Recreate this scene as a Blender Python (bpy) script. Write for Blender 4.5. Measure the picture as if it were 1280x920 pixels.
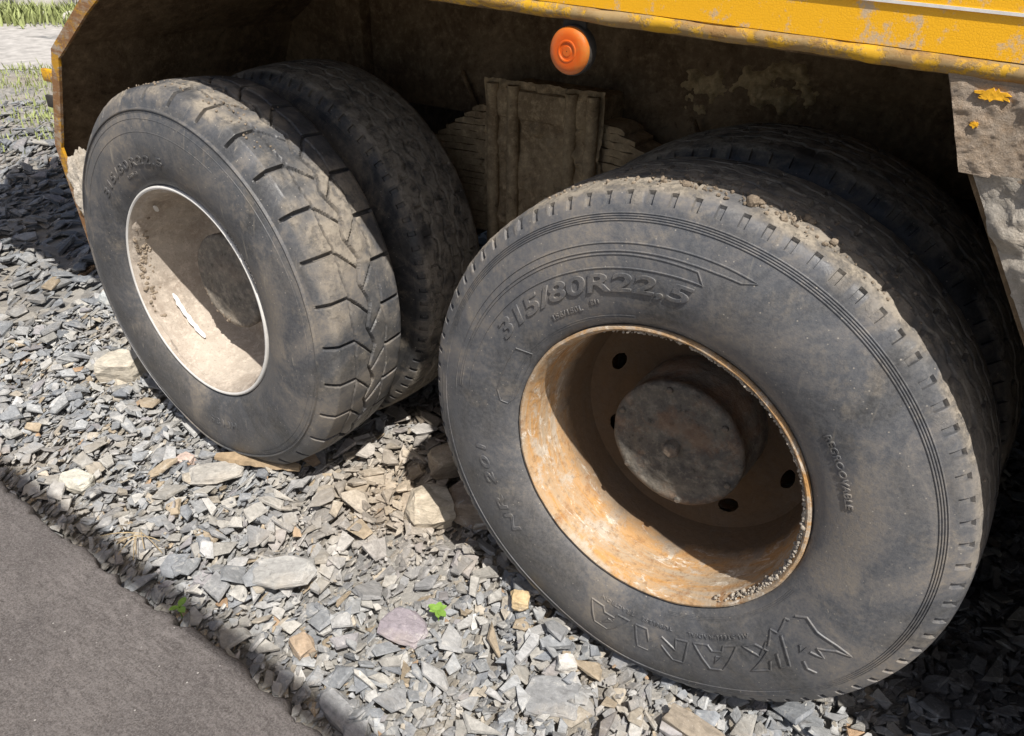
import bpy, bmesh, math, random
import numpy as np
from mathutils import Vector

for o in list(bpy.data.objects):
    bpy.data.objects.remove(o, do_unlink=True)
random.seed(7)
RNG = np.random.default_rng(11)
scene = bpy.context.scene
COL = scene.collection

# ------------------------------------------------------------------ camera
cd = bpy.data.cameras.new('camera')
cd.sensor_fit = 'HORIZONTAL'
cd.sensor_width = 36.0
cd.lens = 27.338
cd.clip_start = 0.02
cd.clip_end = 400
cam = bpy.data.objects.new('camera', cd)
cam.location = (0.466, -1.1174, 1.4348)
cam.rotation_euler = (1.0444, -0.0111, 0.6234)
COL.objects.link(cam)
scene.camera = cam

# ------------------------------------------------------------------ sky, sun, exposure
SUN = Vector((0.465, -0.287, 0.838)).normalized()
world = bpy.data.worlds.new('World')
scene.world = world
world.use_nodes = True
nt = world.node_tree
nt.nodes.clear()
sky = nt.nodes.new('ShaderNodeTexSky')
sky.sky_type = 'NISHITA'
sky.sun_disc = False
sky.air_density = 0.9
sky.dust_density = 3.0
sky.ozone_density = 0.6
sky.sun_elevation = math.asin(SUN.z)
sky.sun_rotation = math.atan2(SUN.x, SUN.y)
bg = nt.nodes.new('ShaderNodeBackground')
bg.inputs['Strength'].default_value = 0.075
wo = nt.nodes.new('ShaderNodeOutputWorld')
nt.links.new(sky.outputs[0], bg.inputs[0])
nt.links.new(bg.outputs[0], wo.inputs[0])
sl = bpy.data.lights.new('sun', 'SUN')
sl.energy = 4.9
sl.angle = math.radians(0.53)
sl.color = (1.0, 0.955, 0.89)
so = bpy.data.objects.new('sun', sl)
so.rotation_euler = SUN.to_track_quat('Z', 'Y').to_euler()
so.location = SUN * 30
COL.objects.link(so)
vs = scene.view_settings
vs.view_transform = 'Standard'
vs.look = 'None'
vs.gamma = 1.0
vs.use_curve_mapping = False
vs.exposure = 0.27

# ------------------------------------------------------------------ helpers
PI = math.pi
D2R = PI / 180


def link(o, parent=None):
    COL.objects.link(o)
    if parent is not None:
        o.parent = parent
    return o


def tag(o, label=None, cat=None, group=None, kind=None):
    if label: o['label'] = label
    if cat: o['category'] = cat
    if group: o['group'] = group
    if kind: o['kind'] = kind
    return o


def np_mesh(name, V, F, mat=None, smooth=None, attrs=None):
    """V (n,3) array, F list/array of quads or triangles (array) -> mesh"""
    me = bpy.data.meshes.new(name)
    V = np.asarray(V, dtype=np.float32)
    F = np.asarray(F, dtype=np.int32)
    k = F.shape[1]
    me.vertices.add(len(V))
    me.vertices.foreach_set('co', V.ravel())
    me.loops.add(F.size)
    me.loops.foreach_set('vertex_index', F.ravel())
    me.polygons.add(len(F))
    me.polygons.foreach_set('loop_start', np.arange(0, F.size, k, dtype=np.int32))
    me.polygons.foreach_set('loop_total', np.full(len(F), k, dtype=np.int32))
    me.update(calc_edges=True)
    me.validate()
    if attrs:
        for an, (ty, dat) in attrs.items():
            a = me.attributes.new(an, ty, 'POINT')
            if ty == 'FLOAT':
                a.data.foreach_set('value', np.asarray(dat, dtype=np.float32).ravel())
            else:
                a.data.foreach_set('color', np.asarray(dat, dtype=np.float32).ravel())
    if smooth is not None:
        me.polygons.foreach_set('use_smooth', np.ones(len(me.polygons), dtype=bool))
        me.set_sharp_from_angle(angle=smooth * D2R)
    else:
        me.polygons.foreach_set('use_smooth', np.zeros(len(me.polygons), dtype=bool))
    if mat: me.materials.append(mat)
    return me


def obj(name, me, parent=None, loc=(0, 0, 0)):
    o = bpy.data.objects.new(name, me)
    o.location = loc
    return link(o, parent)


def bm_obj(name, bm, mat, parent=None, loc=(0, 0, 0), smooth=None):
    me = bpy.data.meshes.new(name)
    bmesh.ops.recalc_face_normals(bm, faces=bm.faces)
    bm.to_mesh(me)
    bm.free()
    if mat: me.materials.append(mat)
    if smooth is not None:
        for p in me.polygons: p.use_smooth = True
        me.set_sharp_from_angle(angle=smooth * D2R)
    return obj(name, me, parent, loc)


def box_bm(x0, x1, y0, y1, z0, z1, bev=0.0, bm=None, seg=2):
    own = bm is None
    b = bmesh.new()
    r = bmesh.ops.create_cube(b, size=1)
    for v in b.verts:
        v.co = Vector(((x0 + x1) / 2 + v.co.x * (x1 - x0), (y0 + y1) / 2 + v.co.y * (y1 - y0), (z0 + z1) / 2 + v.co.z * (z1 - z0)))
    if bev:
        bmesh.ops.bevel(b, geom=b.edges[:], offset=bev, segments=seg, affect='EDGES', profile=0.5)
    if own: return b
    me = bpy.data.meshes.new('t'); b.to_mesh(me); b.free(); bm.from_mesh(me); bpy.data.meshes.remove(me)
    return bm


def hash3(i, j, k, s):
    n = (i * 374761393 + j * 668265263 + k * 2147483647 + s * 974634777) & 0xFFFFFFFF
    n = ((n ^ (n >> 13)) * 1274126177) & 0xFFFFFFFF
    n = (n ^ (n >> 16)) & 0xFFFFFFFF
    return n.astype(np.float64) / 4294967295.0


def vnoise(P, s=0):
    P = np.asarray(P, dtype=np.float64)
    I = np.floor(P).astype(np.int64)
    f = P - I
    f = f * f * (3 - 2 * f)
    r = 0
    for a in (0, 1):
        wa = f[..., 0] if a else 1 - f[..., 0]
        for b in (0, 1):
            wb = f[..., 1] if b else 1 - f[..., 1]
            for c in (0, 1):
                wc = f[..., 2] if c else 1 - f[..., 2]
                r = r + wa * wb * wc * hash3(I[..., 0] + a, I[..., 1] + b, I[..., 2] + c, s)
    return r


def fbm(P, octv=4, s=0):
    P = np.asarray(P, dtype=np.float64)
    r = 0; a = .5; t = 0
    for o in range(octv):
        r = r + a * vnoise(P * 2 ** o, s + o); t += a; a *= .5
    return r / t


# ------------------------------------------------------------------ materials
class Nodes:
    def __init__(self, name):
        self.m = bpy.data.materials.new(name)
        self.m.use_nodes = True
        self.t = self.m.node_tree
        self.b = self.t.nodes['Principled BSDF']
        self.tc = self.t.nodes.new('ShaderNodeTexCoord')
        self.co = self.tc.outputs['Object']

    def n(self, ty, **kw):
        x = self.t.nodes.new(ty)
        for k, v in kw.items(): setattr(x, k, v)
        return x

    def l(self, a, b): self.t.links.new(a, b)

    def scaled(self, sc, rot=(0, 0, 0)):
        m = self.n('ShaderNodeMapping')
        m.inputs['Scale'].default_value = sc
        m.inputs['Rotation'].default_value = rot
        self.l(self.co, m.inputs[0])
        return m.outputs[0]

    def noise(self, scale, detail=5, rough=.6, co=None, dist=0.0):
        x = self.n('ShaderNodeTexNoise')
        x.inputs['Scale'].default_value = scale
        x.inputs['Detail'].default_value = detail
        x.inputs['Roughness'].default_value = rough
        x.inputs['Distortion'].default_value = dist
        self.l(co or self.co, x.inputs['Vector'])
        return x.outputs[0]

    def ramp(self, fac, a, b, lo=0.0, hi=1.0):
        x = self.n('ShaderNodeMapRange')
        x.inputs['From Min'].default_value = a
        x.inputs['From Max'].default_value = b
        x.inputs['To Min'].default_value = lo
        x.inputs['To Max'].default_value = hi
        self.l(fac, x.inputs['Value'])
        return x.outputs[0]

    def math(self, op, a, b=None):
        x = self.n('ShaderNodeMath', operation=op)
        for i, v in enumerate((a, b)):
            if v is None: continue
            if isinstance(v, (int, float)): x.inputs[i].default_value = v
            else: self.l(v, x.inputs[i])
        x.use_clamp = op in ('ADD', 'MULTIPLY')
        return x.outputs[0]

    def mix(self, fac, a, b):
        x = self.n('ShaderNodeMix', data_type='RGBA')
        for s, v in ((x.inputs[0], fac), (x.inputs[6], a), (x.inputs[7], b)):
            if isinstance(v, (int, float)): s.default_value = v
            elif isinstance(v, tuple): s.default_value = (*v, 1) if len(v) == 3 else v
            else: self.l(v, s)
        return x.outputs[2]

    def attr(self, name, out='Fac'):
        x = self.n('ShaderNodeAttribute')
        x.attribute_name = name
        return x.outputs[out]

    def bump(self, h, strength=.4, dist=.003, prev=None):
        x = self.n('ShaderNodeBump')
        x.inputs['Strength'].default_value = strength
        x.inputs['Distance'].default_value = dist
        self.l(h, x.inputs['Height'])
        if prev is not None: self.l(prev, x.inputs['Normal'])
        return x.outputs[0]

    def done(self, color, rough=.8, normal=None, spec=.3, metal=0.0):
        for k, v in (('Base Color', color), ('Roughness', rough), ('Metallic', metal)):
            if isinstance(v, tuple): self.b.inputs[k].default_value = (*v, 1)
            elif isinstance(v, (int, float)): self.b.inputs[k].default_value = v
            else: self.l(v, self.b.inputs[k])
        self.b.inputs['Specular IOR Level'].default_value = spec
        if normal is not None: self.l(normal, self.b.inputs['Normal'])
        return self.m


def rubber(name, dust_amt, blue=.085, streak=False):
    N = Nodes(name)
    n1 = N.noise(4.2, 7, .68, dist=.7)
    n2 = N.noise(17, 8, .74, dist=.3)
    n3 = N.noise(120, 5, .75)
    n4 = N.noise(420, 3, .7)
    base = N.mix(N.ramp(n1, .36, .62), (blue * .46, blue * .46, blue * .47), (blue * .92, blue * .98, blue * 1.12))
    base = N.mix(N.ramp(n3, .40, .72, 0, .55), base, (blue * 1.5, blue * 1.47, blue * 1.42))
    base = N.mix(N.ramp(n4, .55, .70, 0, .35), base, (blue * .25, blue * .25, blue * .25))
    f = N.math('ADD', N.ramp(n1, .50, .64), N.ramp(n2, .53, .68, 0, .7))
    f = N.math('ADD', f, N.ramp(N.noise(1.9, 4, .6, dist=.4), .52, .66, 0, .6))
    f = N.math('MULTIPLY', f, N.ramp(n3, .28, .60, .35, 1.0))
    f = N.math('MULTIPLY', f, dust_amt)
    # mud attribute written on the mesh (dried mud caught on the tread)
    mud = N.attr('mud')
    mm = N.math('MULTIPLY', mud, N.ramp(N.noise(34, 8, .78), .36, .52, .15, 1.0))
    col = N.mix(f, base, N.mix(n2, (.20, .16, .115), (.33, .285, .225)))
    # thin scratches and runs
    st = N.noise(1, 5, .7, co=N.scaled((60, 8, 9), (0, .35, 0)), dist=.5)
    col = N.mix(N.ramp(st, .62, .72, 0, .6 if streak else .3), col, (.33, .295, .24))
    sp = N.n('ShaderNodeTexVoronoi'); sp.inputs['Scale'].default_value = 62  # stones under the truck darkened in colour to deepen the shade there
    N.l(N.co, sp.inputs['Vector'])
    col = N.mix(N.ramp(sp.outputs['Distance'], .05, .10, .75, 0), col, (.42, .38, .32))
    col = N.mix(mm, col, N.mix(n3, (.29, .245, .185), (.47, .415, .34)))
    h = N.math('ADD', N.math('MULTIPLY', n3, .5), N.math('MULTIPLY', n4, .3))
    bn = N.bump(h, .45, .003)
    bn = N.bump(N.math('MULTIPLY', mm, N.noise(90, 6, .75)), .9, .007, bn)
    rough = N.ramp(N.math('ADD', f, mm), 0, .6, .40, .92)
    return N.done(col, rough, bn, .5)


def rusty(name, light=1.0):
    N = Nodes(name)
    band = N.noise(1, 8, .72, co=N.scaled((5, 34, 5)), dist=1.0)
    n2 = N.noise(11, 8, .75, dist=.4)
    n3 = N.noise(70, 6, .75)
    col = N.mix(N.ramp(band, .40, .60), (.44, .35, .25), (.52, .29, .11))
    col = N.mix(N.ramp(n2, .52, .60), col, (.50, .42, .33))
    col = N.mix(N.ramp(n2, .44, .34, 0, .85), col, (.30, .14, .05))
    wn = N.noise(1, 8, .78, co=N.scaled((16, 34, 16)), dist=.7)
    col = N.mix(N.ramp(wn, .56, .63, 0, .85), col, (.74, .68, .58))
    col = N.mix(N.ramp(n3, .52, .68, 0, .65), col, (.20, .125, .07))
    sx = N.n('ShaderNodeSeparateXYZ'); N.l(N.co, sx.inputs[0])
    dd = N.ramp(N.math('ADD', sx.outputs[1], N.math('MULTIPLY', n2, .07)), .135, .185)  # disc colour darkened with depth, painting in the shade of the deep rim
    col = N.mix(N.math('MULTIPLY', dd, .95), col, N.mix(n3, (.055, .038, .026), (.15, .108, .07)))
    bn = N.bump(N.math('ADD', N.math('MULTIPLY', n3, .6), N.math('MULTIPLY', wn, .6)), .7, .006)
    return N.done(col, .88, bn, .2)


def mud(name, c=(.33, .27, .205), c2=(.19, .15, .11), scale=1.0, bump=.8, crack=False):
    N = Nodes(name)
    n1 = N.noise(9 * scale, 8, .72, dist=.4)
    n2 = N.noise(60 * scale, 7, .78)
    n3 = N.noise(230 * scale, 4, .7)
    col = N.mix(N.ramp(n1, .36, .60), c2, c)
    col = N.mix(N.ramp(n2, .50, .68, 0, .75), col, tuple(min(1, x * 1.4) for x in c))
    col = N.mix(N.ramp(n3, .55, .72, 0, .6), col, tuple(x * .55 for x in c2))
    h = N.math('ADD', N.math('MULTIPLY', n1, .5), N.math('MULTIPLY', n2, .6))
    bn = N.bump(h, bump, .010)
    if crack:
        v = N.n('ShaderNodeTexVoronoi', feature='DISTANCE_TO_EDGE'); v.inputs['Scale'].default_value = 11
        wv = N.n('ShaderNodeVectorMath', operation='ADD')
        nn = N.n('ShaderNodeTexNoise'); nn.inputs['Scale'].default_value = 14; nn.inputs['Detail'].default_value = 6
        N.l(N.co, nn.inputs['Vector'])
        sc = N.n('ShaderNodeVectorMath', operation='SCALE'); sc.inputs['Scale'].default_value = .16
        N.l(nn.outputs['Color'], sc.inputs[0]); N.l(N.co, wv.inputs[0]); N.l(sc.outputs[0], wv.inputs[1]); N.l(wv.outputs[0], v.inputs['Vector'])
        ck = N.math('MULTIPLY', N.ramp(v.outputs['Distance'], .0, .022, 1, 0), N.ramp(N.noise(3.5, 3), .50, .58))
        col = N.mix(ck, col, tuple(x * .35 for x in c2))
    return N.done(col, .95, bn, .1)


def under(name, c=(.12, .080, .046), c2=(.23, .165, .10), rust=0.0):
    N = Nodes(name)
    n1 = N.noise(5, 8, .75, dist=.7)
    n2 = N.noise(38, 7, .78)
    n3 = N.noise(150, 4, .7)
    col = N.mix(N.ramp(n1, .40, .62), c, c2)
    col = N.mix(N.ramp(n2, .50, .66, 0, .7), col, tuple(x * 1.5 for x in c2))
    col = N.mix(N.ramp(n2, .44, .34, 0, .7), col, tuple(x * .4 for x in c))
    if rust: col = N.mix(N.ramp(N.noise(9, 6, .7), .50, .62, 0, rust), col, (.24, .115, .05))
    bn = N.bump(N.math('ADD', N.math('MULTIPLY', n1, .5), N.math('MULTIPLY', n2, .5)), .8, .010)
    bn = N.bump(n3, .4, .003, bn)
    return N.done(col, .92, bn, .15)


def yellow(name, wear=.5, dirt=.5, c=(.90, .47, .010), cw=(.38, .31, .235), cd_=(.27, .14, .06)):
    N = Nodes(name)
    n1 = N.noise(7, 8, .72, dist=.4)
    n2 = N.noise(30, 7, .75)
    n3 = N.noise(1, 6, .7, co=N.scaled((9, 9, 40)))
    col = N.mix(N.ramp(n2, .35, .7), tuple(x * .8 for x in c), c)
    w = N.ramp(N.math('ADD', N.math('MULTIPLY', n1, .5), N.math('MULTIPLY', n2, .5)), .62 - .16 * wear, .66 - .16 * wear)
    col = N.mix(w, col, N.mix(n2, tuple(x * .7 for x in cw), tuple(x * 1.3 for x in cw)))
    w2 = N.ramp(N.math('ADD', N.math('MULTIPLY', n1, .45), N.math('MULTIPLY', n3, .55)), .60 - .12 * dirt, .68 - .12 * dirt)
    col = N.mix(w2, col, cd_)
    col = N.mix(N.ramp(n2, .63, .72, 0, .7), col, (.09, .055, .035))
    bn = N.bump(N.math('ADD', N.math('MULTIPLY', w, .5), N.math('MULTIPLY', n2, .5)), .5, .003)
    return N.done(col, N.ramp(w, 0, 1, .5, .9), bn, .35)


def tape(name):
    N = Nodes(name)
    v = N.n('ShaderNodeTexVoronoi', feature='DISTANCE_TO_EDGE'); v.inputs['Scale'].default_value = 300
    v.inputs['Randomness'].default_value = .7
    N.l(N.co, v.inputs['Vector'])
    cell = N.ramp(v.outputs['Distance'], .03, .12)
    n1 = N.noise(6, 8, .75, dist=.5)
    n2 = N.noise(34, 7, .78)
    col = N.mix(cell, (.90, .455, .008), (.94, .485, .010))
    st = N.noise(1, 7, .72, co=N.scaled((14, 10, 9), (0, .5, 0)), dist=.4)
    w = N.ramp(N.math('ADD', N.math('MULTIPLY', st, .5), N.math('MULTIPLY', n2, .5)), .532, .585)
    col = N.mix(N.math('MULTIPLY', w, .8), col, (.52, .43, .33))
    col = N.mix(N.ramp(n2, .645, .70, 0, .8), col, (.22, .12, .05))
    bn = N.bump(N.math('ADD', N.math('MULTIPLY', cell, .2), N.math('MULTIPLY', n2, .6)), .3, .0015)
    return N.done(col, N.ramp(w, 0, 1, .38, .85), bn, .5)


def stone_mat(name, world=False):
    N = Nodes(name)
    if world: N.co = N.n('ShaderNodeNewGeometry').outputs['Position']
    c = N.attr('col', 'Color')
    n1 = N.noise(30, 8, .78, dist=.5)
    n2 = N.noise(190, 5, .75)
    lay = N.noise(1, 7, .7, co=N.scaled((30, 70, 170), (.4, .3, .6)), dist=.6)
    k = N.math('ADD', N.math('MULTIPLY', n1, .45), N.math('MULTIPLY', lay, .55))
    dark = N.n('ShaderNodeMix', data_type='RGBA', blend_type='MULTIPLY')
    dark.inputs[0].default_value = 1
    N.l(c, dark.inputs[6])
    g = N.n('ShaderNodeCombineColor')
    for i in range(3): N.l(N.ramp(k, .34, .66, .58, 1.36), g.inputs[i])
    N.l(g.outputs[0], dark.inputs[7])
    col = N.mix(N.ramp(N.noise(2.6, 7, .72), .50, .64, 0, .42), dark.outputs[2], N.mix(n1, (.34, .275, .20), (.54, .47, .37)))
    col = N.mix(N.ramp(n1, .56, .68, 0, .55), col, (.62, .60, .55))
    col = N.mix(N.ramp(n2, .60, .74, 0, .6), col, (.68, .66, .62))
    col = N.mix(N.ramp(n2, .42, .30, 0, .5), col, (.10, .095, .09))
    bn = N.bump(N.math('ADD', N.math('MULTIPLY', lay, .7), N.math('MULTIPLY', n2, .35)), .8, .006)
    return N.done(col, .82, bn, .3)


def plain(name, c, rough=.7, var=.15, scale=20, spec=.3, bump=.2, metal=0.0):
    N = Nodes(name)
    n = N.noise(scale, 6, .65)
    col = N.mix(N.ramp(n, .3, .7), tuple(x * (1 - var) for x in c), tuple(min(1, x * (1 + var)) for x in c))
    return N.done(col, rough, N.bump(n, bump, .004), spec, metal)


M = {}
M['rubber1'] = rubber('rubber_dusty', .66, .135)
M['rubber2'] = rubber('rubber_scuffed', .70, .105, True)
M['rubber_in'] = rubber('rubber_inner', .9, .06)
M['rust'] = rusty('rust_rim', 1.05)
M['hub'] = under('hub_dirt', (.095, .088, .080), (.20, .178, .145), .35)
M['hub2'] = under('hub_dust', (.17, .155, .135), (.32, .28, .225), .1)
M['mud'] = mud('dry_mud')
M['mudrim'] = mud('dry_mud_rim', (.50, .44, .37), (.36, .30, .245), .8, .6)
M['mudgrey'] = mud('grey_mud', (.52, .475, .41), (.42, .37, .305), 2.2, 1.0)
M['mudplate'] = mud('rust_mud', (.43, .355, .28), (.36, .27, .19), 6.0, .8)
M['muddark'] = mud('mud_dark', (.22, .18, .12), (.12, .09, .06))
M['crustm'] = mud('crust_mud', (.56, .50, .42), (.42, .36, .285), 2.5, 1.0)
M['under'] = under('underbody_dirt')
M['splash'] = mud('mud_splash', (.56, .43, .25), (.40, .30, .165), 2.0)
M['leaf'] = under('spring_dirt', (.27, .195, .115), (.46, .35, .215))
M['yellow'] = yellow('worn_yellow', .55, .55)
M['yellowlip'] = yellow('worn_yellow_lip', .85, .90, (.66, .37, .02), (.31, .215, .10), (.27, .155, .055))
M['yellowrust'] = yellow('rusted_yellow', 1.0, 1.25, (.66, .34, .02))
M['tape'] = tape('yellow_tape')
M['flake'] = plain('yellow_flake', (.78, .40, .02), .7, .3, 90, .3, .5)
M['stone'] = stone_mat('slate')
M['stone_piece'] = stone_mat('slate_piece', True)
M['steel'] = plain('bare_steel', (.78, .76, .72), .45, .1, 40, .5, .1, .15)
M['white'] = plain('white_paint', (.8, .79, .77), .6, .05, 40)
M['darkmetal'] = plain('dark_metal', (.05, .045, .04), .7, .3, 20)


def amber():
    N = Nodes('amber_lens')
    n = N.noise(40, 6, .7)
    cx = N.n('ShaderNodeVectorMath', operation='LENGTH'); N.l(N.co, cx.inputs[0]); rad = cx.outputs['Value']
    col = N.mix(N.math('ADD', N.ramp(n, .50, .66, 0, .45), N.ramp(rad, .022, .036, 0, .6)), (.70, .105, .002), (.50, .20, .035))
    N.b.inputs['Transmission Weight'].default_value = .1
    return N.done(col, N.ramp(n, .4, .7, .38, .75), N.bump(n, .3, .002), .3)


M['amber'] = amber()


def concrete():
    N = Nodes('slab_concrete')
    n1 = N.noise(2.2, 5, .6, dist=.5)
    st = N.noise(1, 7, .72, co=N.scaled((16, 60, 16), (0, 0, .55)), dist=1.2)
    st2 = N.noise(1, 6, .75, co=N.scaled((70, 190, 70), (0, 0, .4)), dist=.8)
    n3 = N.noise(260, 4, .7)
    col = N.mix(N.ramp(st, .33, .68), (.088, .079, .076), (.205, .188, .182))
    col = N.mix(N.ramp(n1, .42, .60, 0, .75), col, (.105, .095, .093))
    col = N.mix(N.ramp(st2, .55, .75, 0, .5), col, (.27, .25, .24))
    v = N.n('ShaderNodeTexVoronoi'); v.inputs['Scale'].default_value = 26
    N.l(N.co, v.inputs['Vector'])
    col = N.mix(N.ramp(v.outputs['Distance'], .04, .06, .8, 0), col, (.60, .58, .55))
    col = N.mix(N.ramp(n3, .50, .68, 0, .55), col, (.26, .245, .24))
    col = N.mix(N.ramp(n3, .48, .34, 0, .6), col, (.055, .048, .046))
    n5 = N.noise(90, 6, .8)
    col = N.mix(N.ramp(n5, .52, .66, 0, .5), col, (.24, .22, .215))
    h = N.math('ADD', N.math('MULTIPLY', n5, .6), N.math('MULTIPLY', n3, .4))
    return N.done(col, .9, N.bump(h, .9, .008), .2)


M['slab'] = concrete()


def earth():
    N = Nodes('gravel_earth')
    n1 = N.noise(1.3, 6, .6)
    n2 = N.noise(24, 7, .72)
    v = N.n('ShaderNodeTexVoronoi'); v.inputs['Scale'].default_value = 16
    N.l(N.co, v.inputs['Vector'])
    hsv = N.n('ShaderNodeSeparateColor'); N.l(v.outputs['Color'], hsv.inputs[0])
    col = N.mix(hsv.outputs[0], (.20, .20, .20), (.40, .385, .355))
    col = N.mix(N.ramp(n1, .45, .65, 0, .6), col, (.34, .29, .22))
    h = N.math('ADD', N.math('MULTIPLY', v.outputs['Distance'], -.8), n2)
    return N.done(col, .95, N.bump(h, .9, .02), .15)


M['earth'] = earth()
M['track'] = plain('track_grit', (.42, .40, .375), .95, .3, 7, .1, .7)
M['grass'] = plain('grass_blade', (.30, .34, .13), .6, .45, 2.5, .3, 0)
M['leafgreen'] = plain('weed_leaf', (.19, .33, .06), .5, .25, 60, .4, .1)
M['straw'] = plain('dry_straw', (.42, .33, .20), .8, .2, 60)
M['wood'] = plain('old_wood', (.33, .245, .155), .85, .3, 40, .2, .6)
M['boulder'] = plain('boulder', (.48, .46, .42), .9, .25, 8, .2, .8)
M['render'] = plain('wall_render', (.62, .60, .56), .9, .08, 5, .2, .2)
M['roof'] = plain('roof_sheet', (.25, .25, .26), .6, .1, 5)

# ------------------------------------------------------------------ setting: ground, track, slab, building
WB = 1.369           # wheelbase of the tandem
ZC = 0.525           # axle height
RT = 0.5445          # tyre radius
Y2 = -0.035          # second wheel stands slightly proud


def grid(x0, x1, nx, y0, y1, ny, zf):
    X, Y = np.meshgrid(np.linspace(x0, x1, nx), np.linspace(y0, y1, ny), indexing='ij')
    Z = zf(X, Y)
    V = np.stack([X, Y, Z], -1).reshape(-1, 3)
    i, j = np.meshgrid(np.arange(nx - 1), np.arange(ny - 1), indexing='ij')
    a = (i * ny + j).ravel()
    return V, np.stack([a, a + ny, a + ny + 1, a + 1], 1)


gz = -0.035


def terrain(X, Y):
    P = np.stack([X * .35, Y * .35, 0 * X], -1)
    far = np.clip((np.hypot(X, Y) - 9) / 20, 0, 1)
    return gz + .0 * X + far * (fbm(P, 4, 3) - .35) * 1.2


V, F = grid(-90, 90, 181, -60, 120, 181, terrain)
g = obj('ground', np_mesh('ground', V, F, M['earth'], 60))
tag(g, kind='structure')

# pale track crossing behind the truck (direction read from the picture's strip)
ta = Vector((-8.72, 2.92, 0)); tb = Vector((-12.1, 4.55, 0))
across = (tb - ta); wdt = across.length; across.normalize()
along = Vector((-across.y, across.x, 0))
along = Vector((.62, .78, 0)).normalized()
TV, TF = [], []
for i in range(41):
    s = -22 + i * 1.1
    for j in range(5):
        P = ta + (tb - ta) * (j / 4) + along * s
        TV.append((P.x + random.uniform(-.1, .1), P.y + random.uniform(-.1, .1), 0))
TV = np.array(TV)
TV[:, 2] = terrain(TV[:, 0], TV[:, 1]) + .010
TF = [(i * 5 + j, i * 5 + j + 1, (i + 1) * 5 + j + 1, (i + 1) * 5 + j) for i in range(40) for j in range(4)]
tr = obj('track', np_mesh('track', TV, TF, M['track'], 60))
tag(tr, kind='structure')

# concrete slab with a ragged edge; the photographer stands on it
SE, SZ = -0.552, 0.048
nx = 620
xs = np.linspace(-4.2, 2.4, nx)
ysl = [0, .004, .012, .03] + list(np.linspace(.06, 1.9, 60))
jit = (fbm(np.stack([xs * 28, 0 * xs, 0 * xs], -1), 4, 5) - .5) * .042 + (fbm(np.stack([xs * 3, 0 * xs, 0 * xs], -1), 2, 9) - .5) * .03
rows = []
rows.append(np.stack([xs, SE + jit - .02, 0 * xs - .06], -1))
rows.append(np.stack([xs, SE + jit * 1.25 + .004, 0 * xs + SZ - .035], -1))
rows.append(np.stack([xs, SE + jit * 1.1 + .003, 0 * xs + SZ - .012], -1))
for k, d in enumerate(ysl):
    yy = SE - d + jit * max(0, 1 - d / .05)
    zz = SZ + (fbm(np.stack([xs * 30, yy * 60, 0 * xs], -1), 3, 2) - .5) * .007 - (.005 if k == 0 else .0015 if k == 1 else 0)
    rows.append(np.stack([xs, yy, zz], -1))
nr = len(rows)
V = np.stack(rows, 1).reshape(-1, 3)
i, j = np.meshgrid(np.arange(nx - 1), np.arange(nr - 1), indexing='ij')
a = (i * nr + j).ravel()
sb = obj('pavement', np_mesh('pavement', V, np.stack([a, a + 1, a + nr + 1, a + nr], 1), M['slab'], 70))
tag(sb, kind='structure')

# unseen beam added behind the camera to cast the slab edge's soft shadow
bd = tag(bpy.data.objects.new('shadow_beam', None), 'unseen grey steel beam on two posts added to shade the concrete slab edge', 'beam')
bd.location = (1, -1.548, 0); link(bd)
bm_obj('beam', box_bm(-9, 9, -.026, .026, 3.03, 3.09, .006), M['roof'], bd)
for x in (-8.9, 8.9):
    bm_obj('post', box_bm(x - .06, x + .06, -.06, .06, -.05, 3.028, .006), M['roof'], bd)

# ------------------------------------------------------------------ truck
truck = bpy.data.objects.new('tipper_truck', None)
truck.location = (-WB / 2, 1.2, 0)
link(truck)
tag(truck, 'worn yellow tipper truck with muddy twin wheels standing on slate gravel', 'truck')
TO = np.array([-WB / 2, 1.2, 0])


def tp(name, me_or_bm, mat=None, smooth=None, parent=None):
    """part of the truck given in world coordinates"""
    par = parent or truck
    o = bm_obj(name, me_or_bm, mat, par, smooth=smooth) if isinstance(me_or_bm, bmesh.types.BMesh) else obj(name, me_or_bm, par)
    base = Vector(TO)
    if parent is not None and parent is not truck:
        o.location = (0, 0, 0)
    else:
        o.location = -base
    return o


# ---- tyre profile
PROF = [(.2965, .010), (.300, .001), (.306, -.007), (.318, -.015), (.335, -.0215), (.355, -.0265), (.38, -.0305), (.405, -.032),
        (.43, -.0305), (.452, -.0265), (.472, -.0215), (.487, -.0165)]


def yprof(r):
    rs = [p[0] for p in PROF] + [.505, .515, .527, .536]
    ys = [p[1] for p in PROF] + [-.0105, -.0065, .0005, .010]
    return np.interp(r, rs, ys)


def tread_profile(kind):
    pr = list(PROF)
    if kind == 'a':                       # four moulded rings
        for k in range(4):
            r0 = .4905 + k * .0038
            y = float(yprof(r0))
            pr += [(r0, y), (r0 + .0008, y - .0016), (r0 + .0017, y - .0014), (r0 + .0024, y + .0006)]
        pr += [(.508, -.0098), (.5125, -.0085), (.516, -.0068), (.5165, -.0066), (.521, -.0045), (.526, -.0012), (.5305, .0025), (.531, .003), (.535, .0085), (.538, .0145)]
    else:
        pr += [(.491, -.0145), (.4925, -.0185), (.495, -.0185), (.497, -.0115), (.503, -.0085), (.509, -.0065), (.513, -.0045), (.517, -.002), (.521, .0012), (.525, .0045), (.529, .0085), (.533, .0125), (.5365, .017)]
    n = 104 if kind == 'a' else 84
    mid = .125
    for y in np.linspace(.0205, .2295, n):
        u = (y - mid) / .1045
        pr.append((.5465 - .0065 * abs(u) ** 2.4, y))
    # inner half, plain
    for r, y in [(.536, .240), (.525, .2495), (.51, .2575), (.49, .268), (.46, .278), (.42, .283), (.38, .281), (.34, .272), (.312, .258), (.2965, .240)]:
        pr.append((r, y))
    return np.array(pr)


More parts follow.
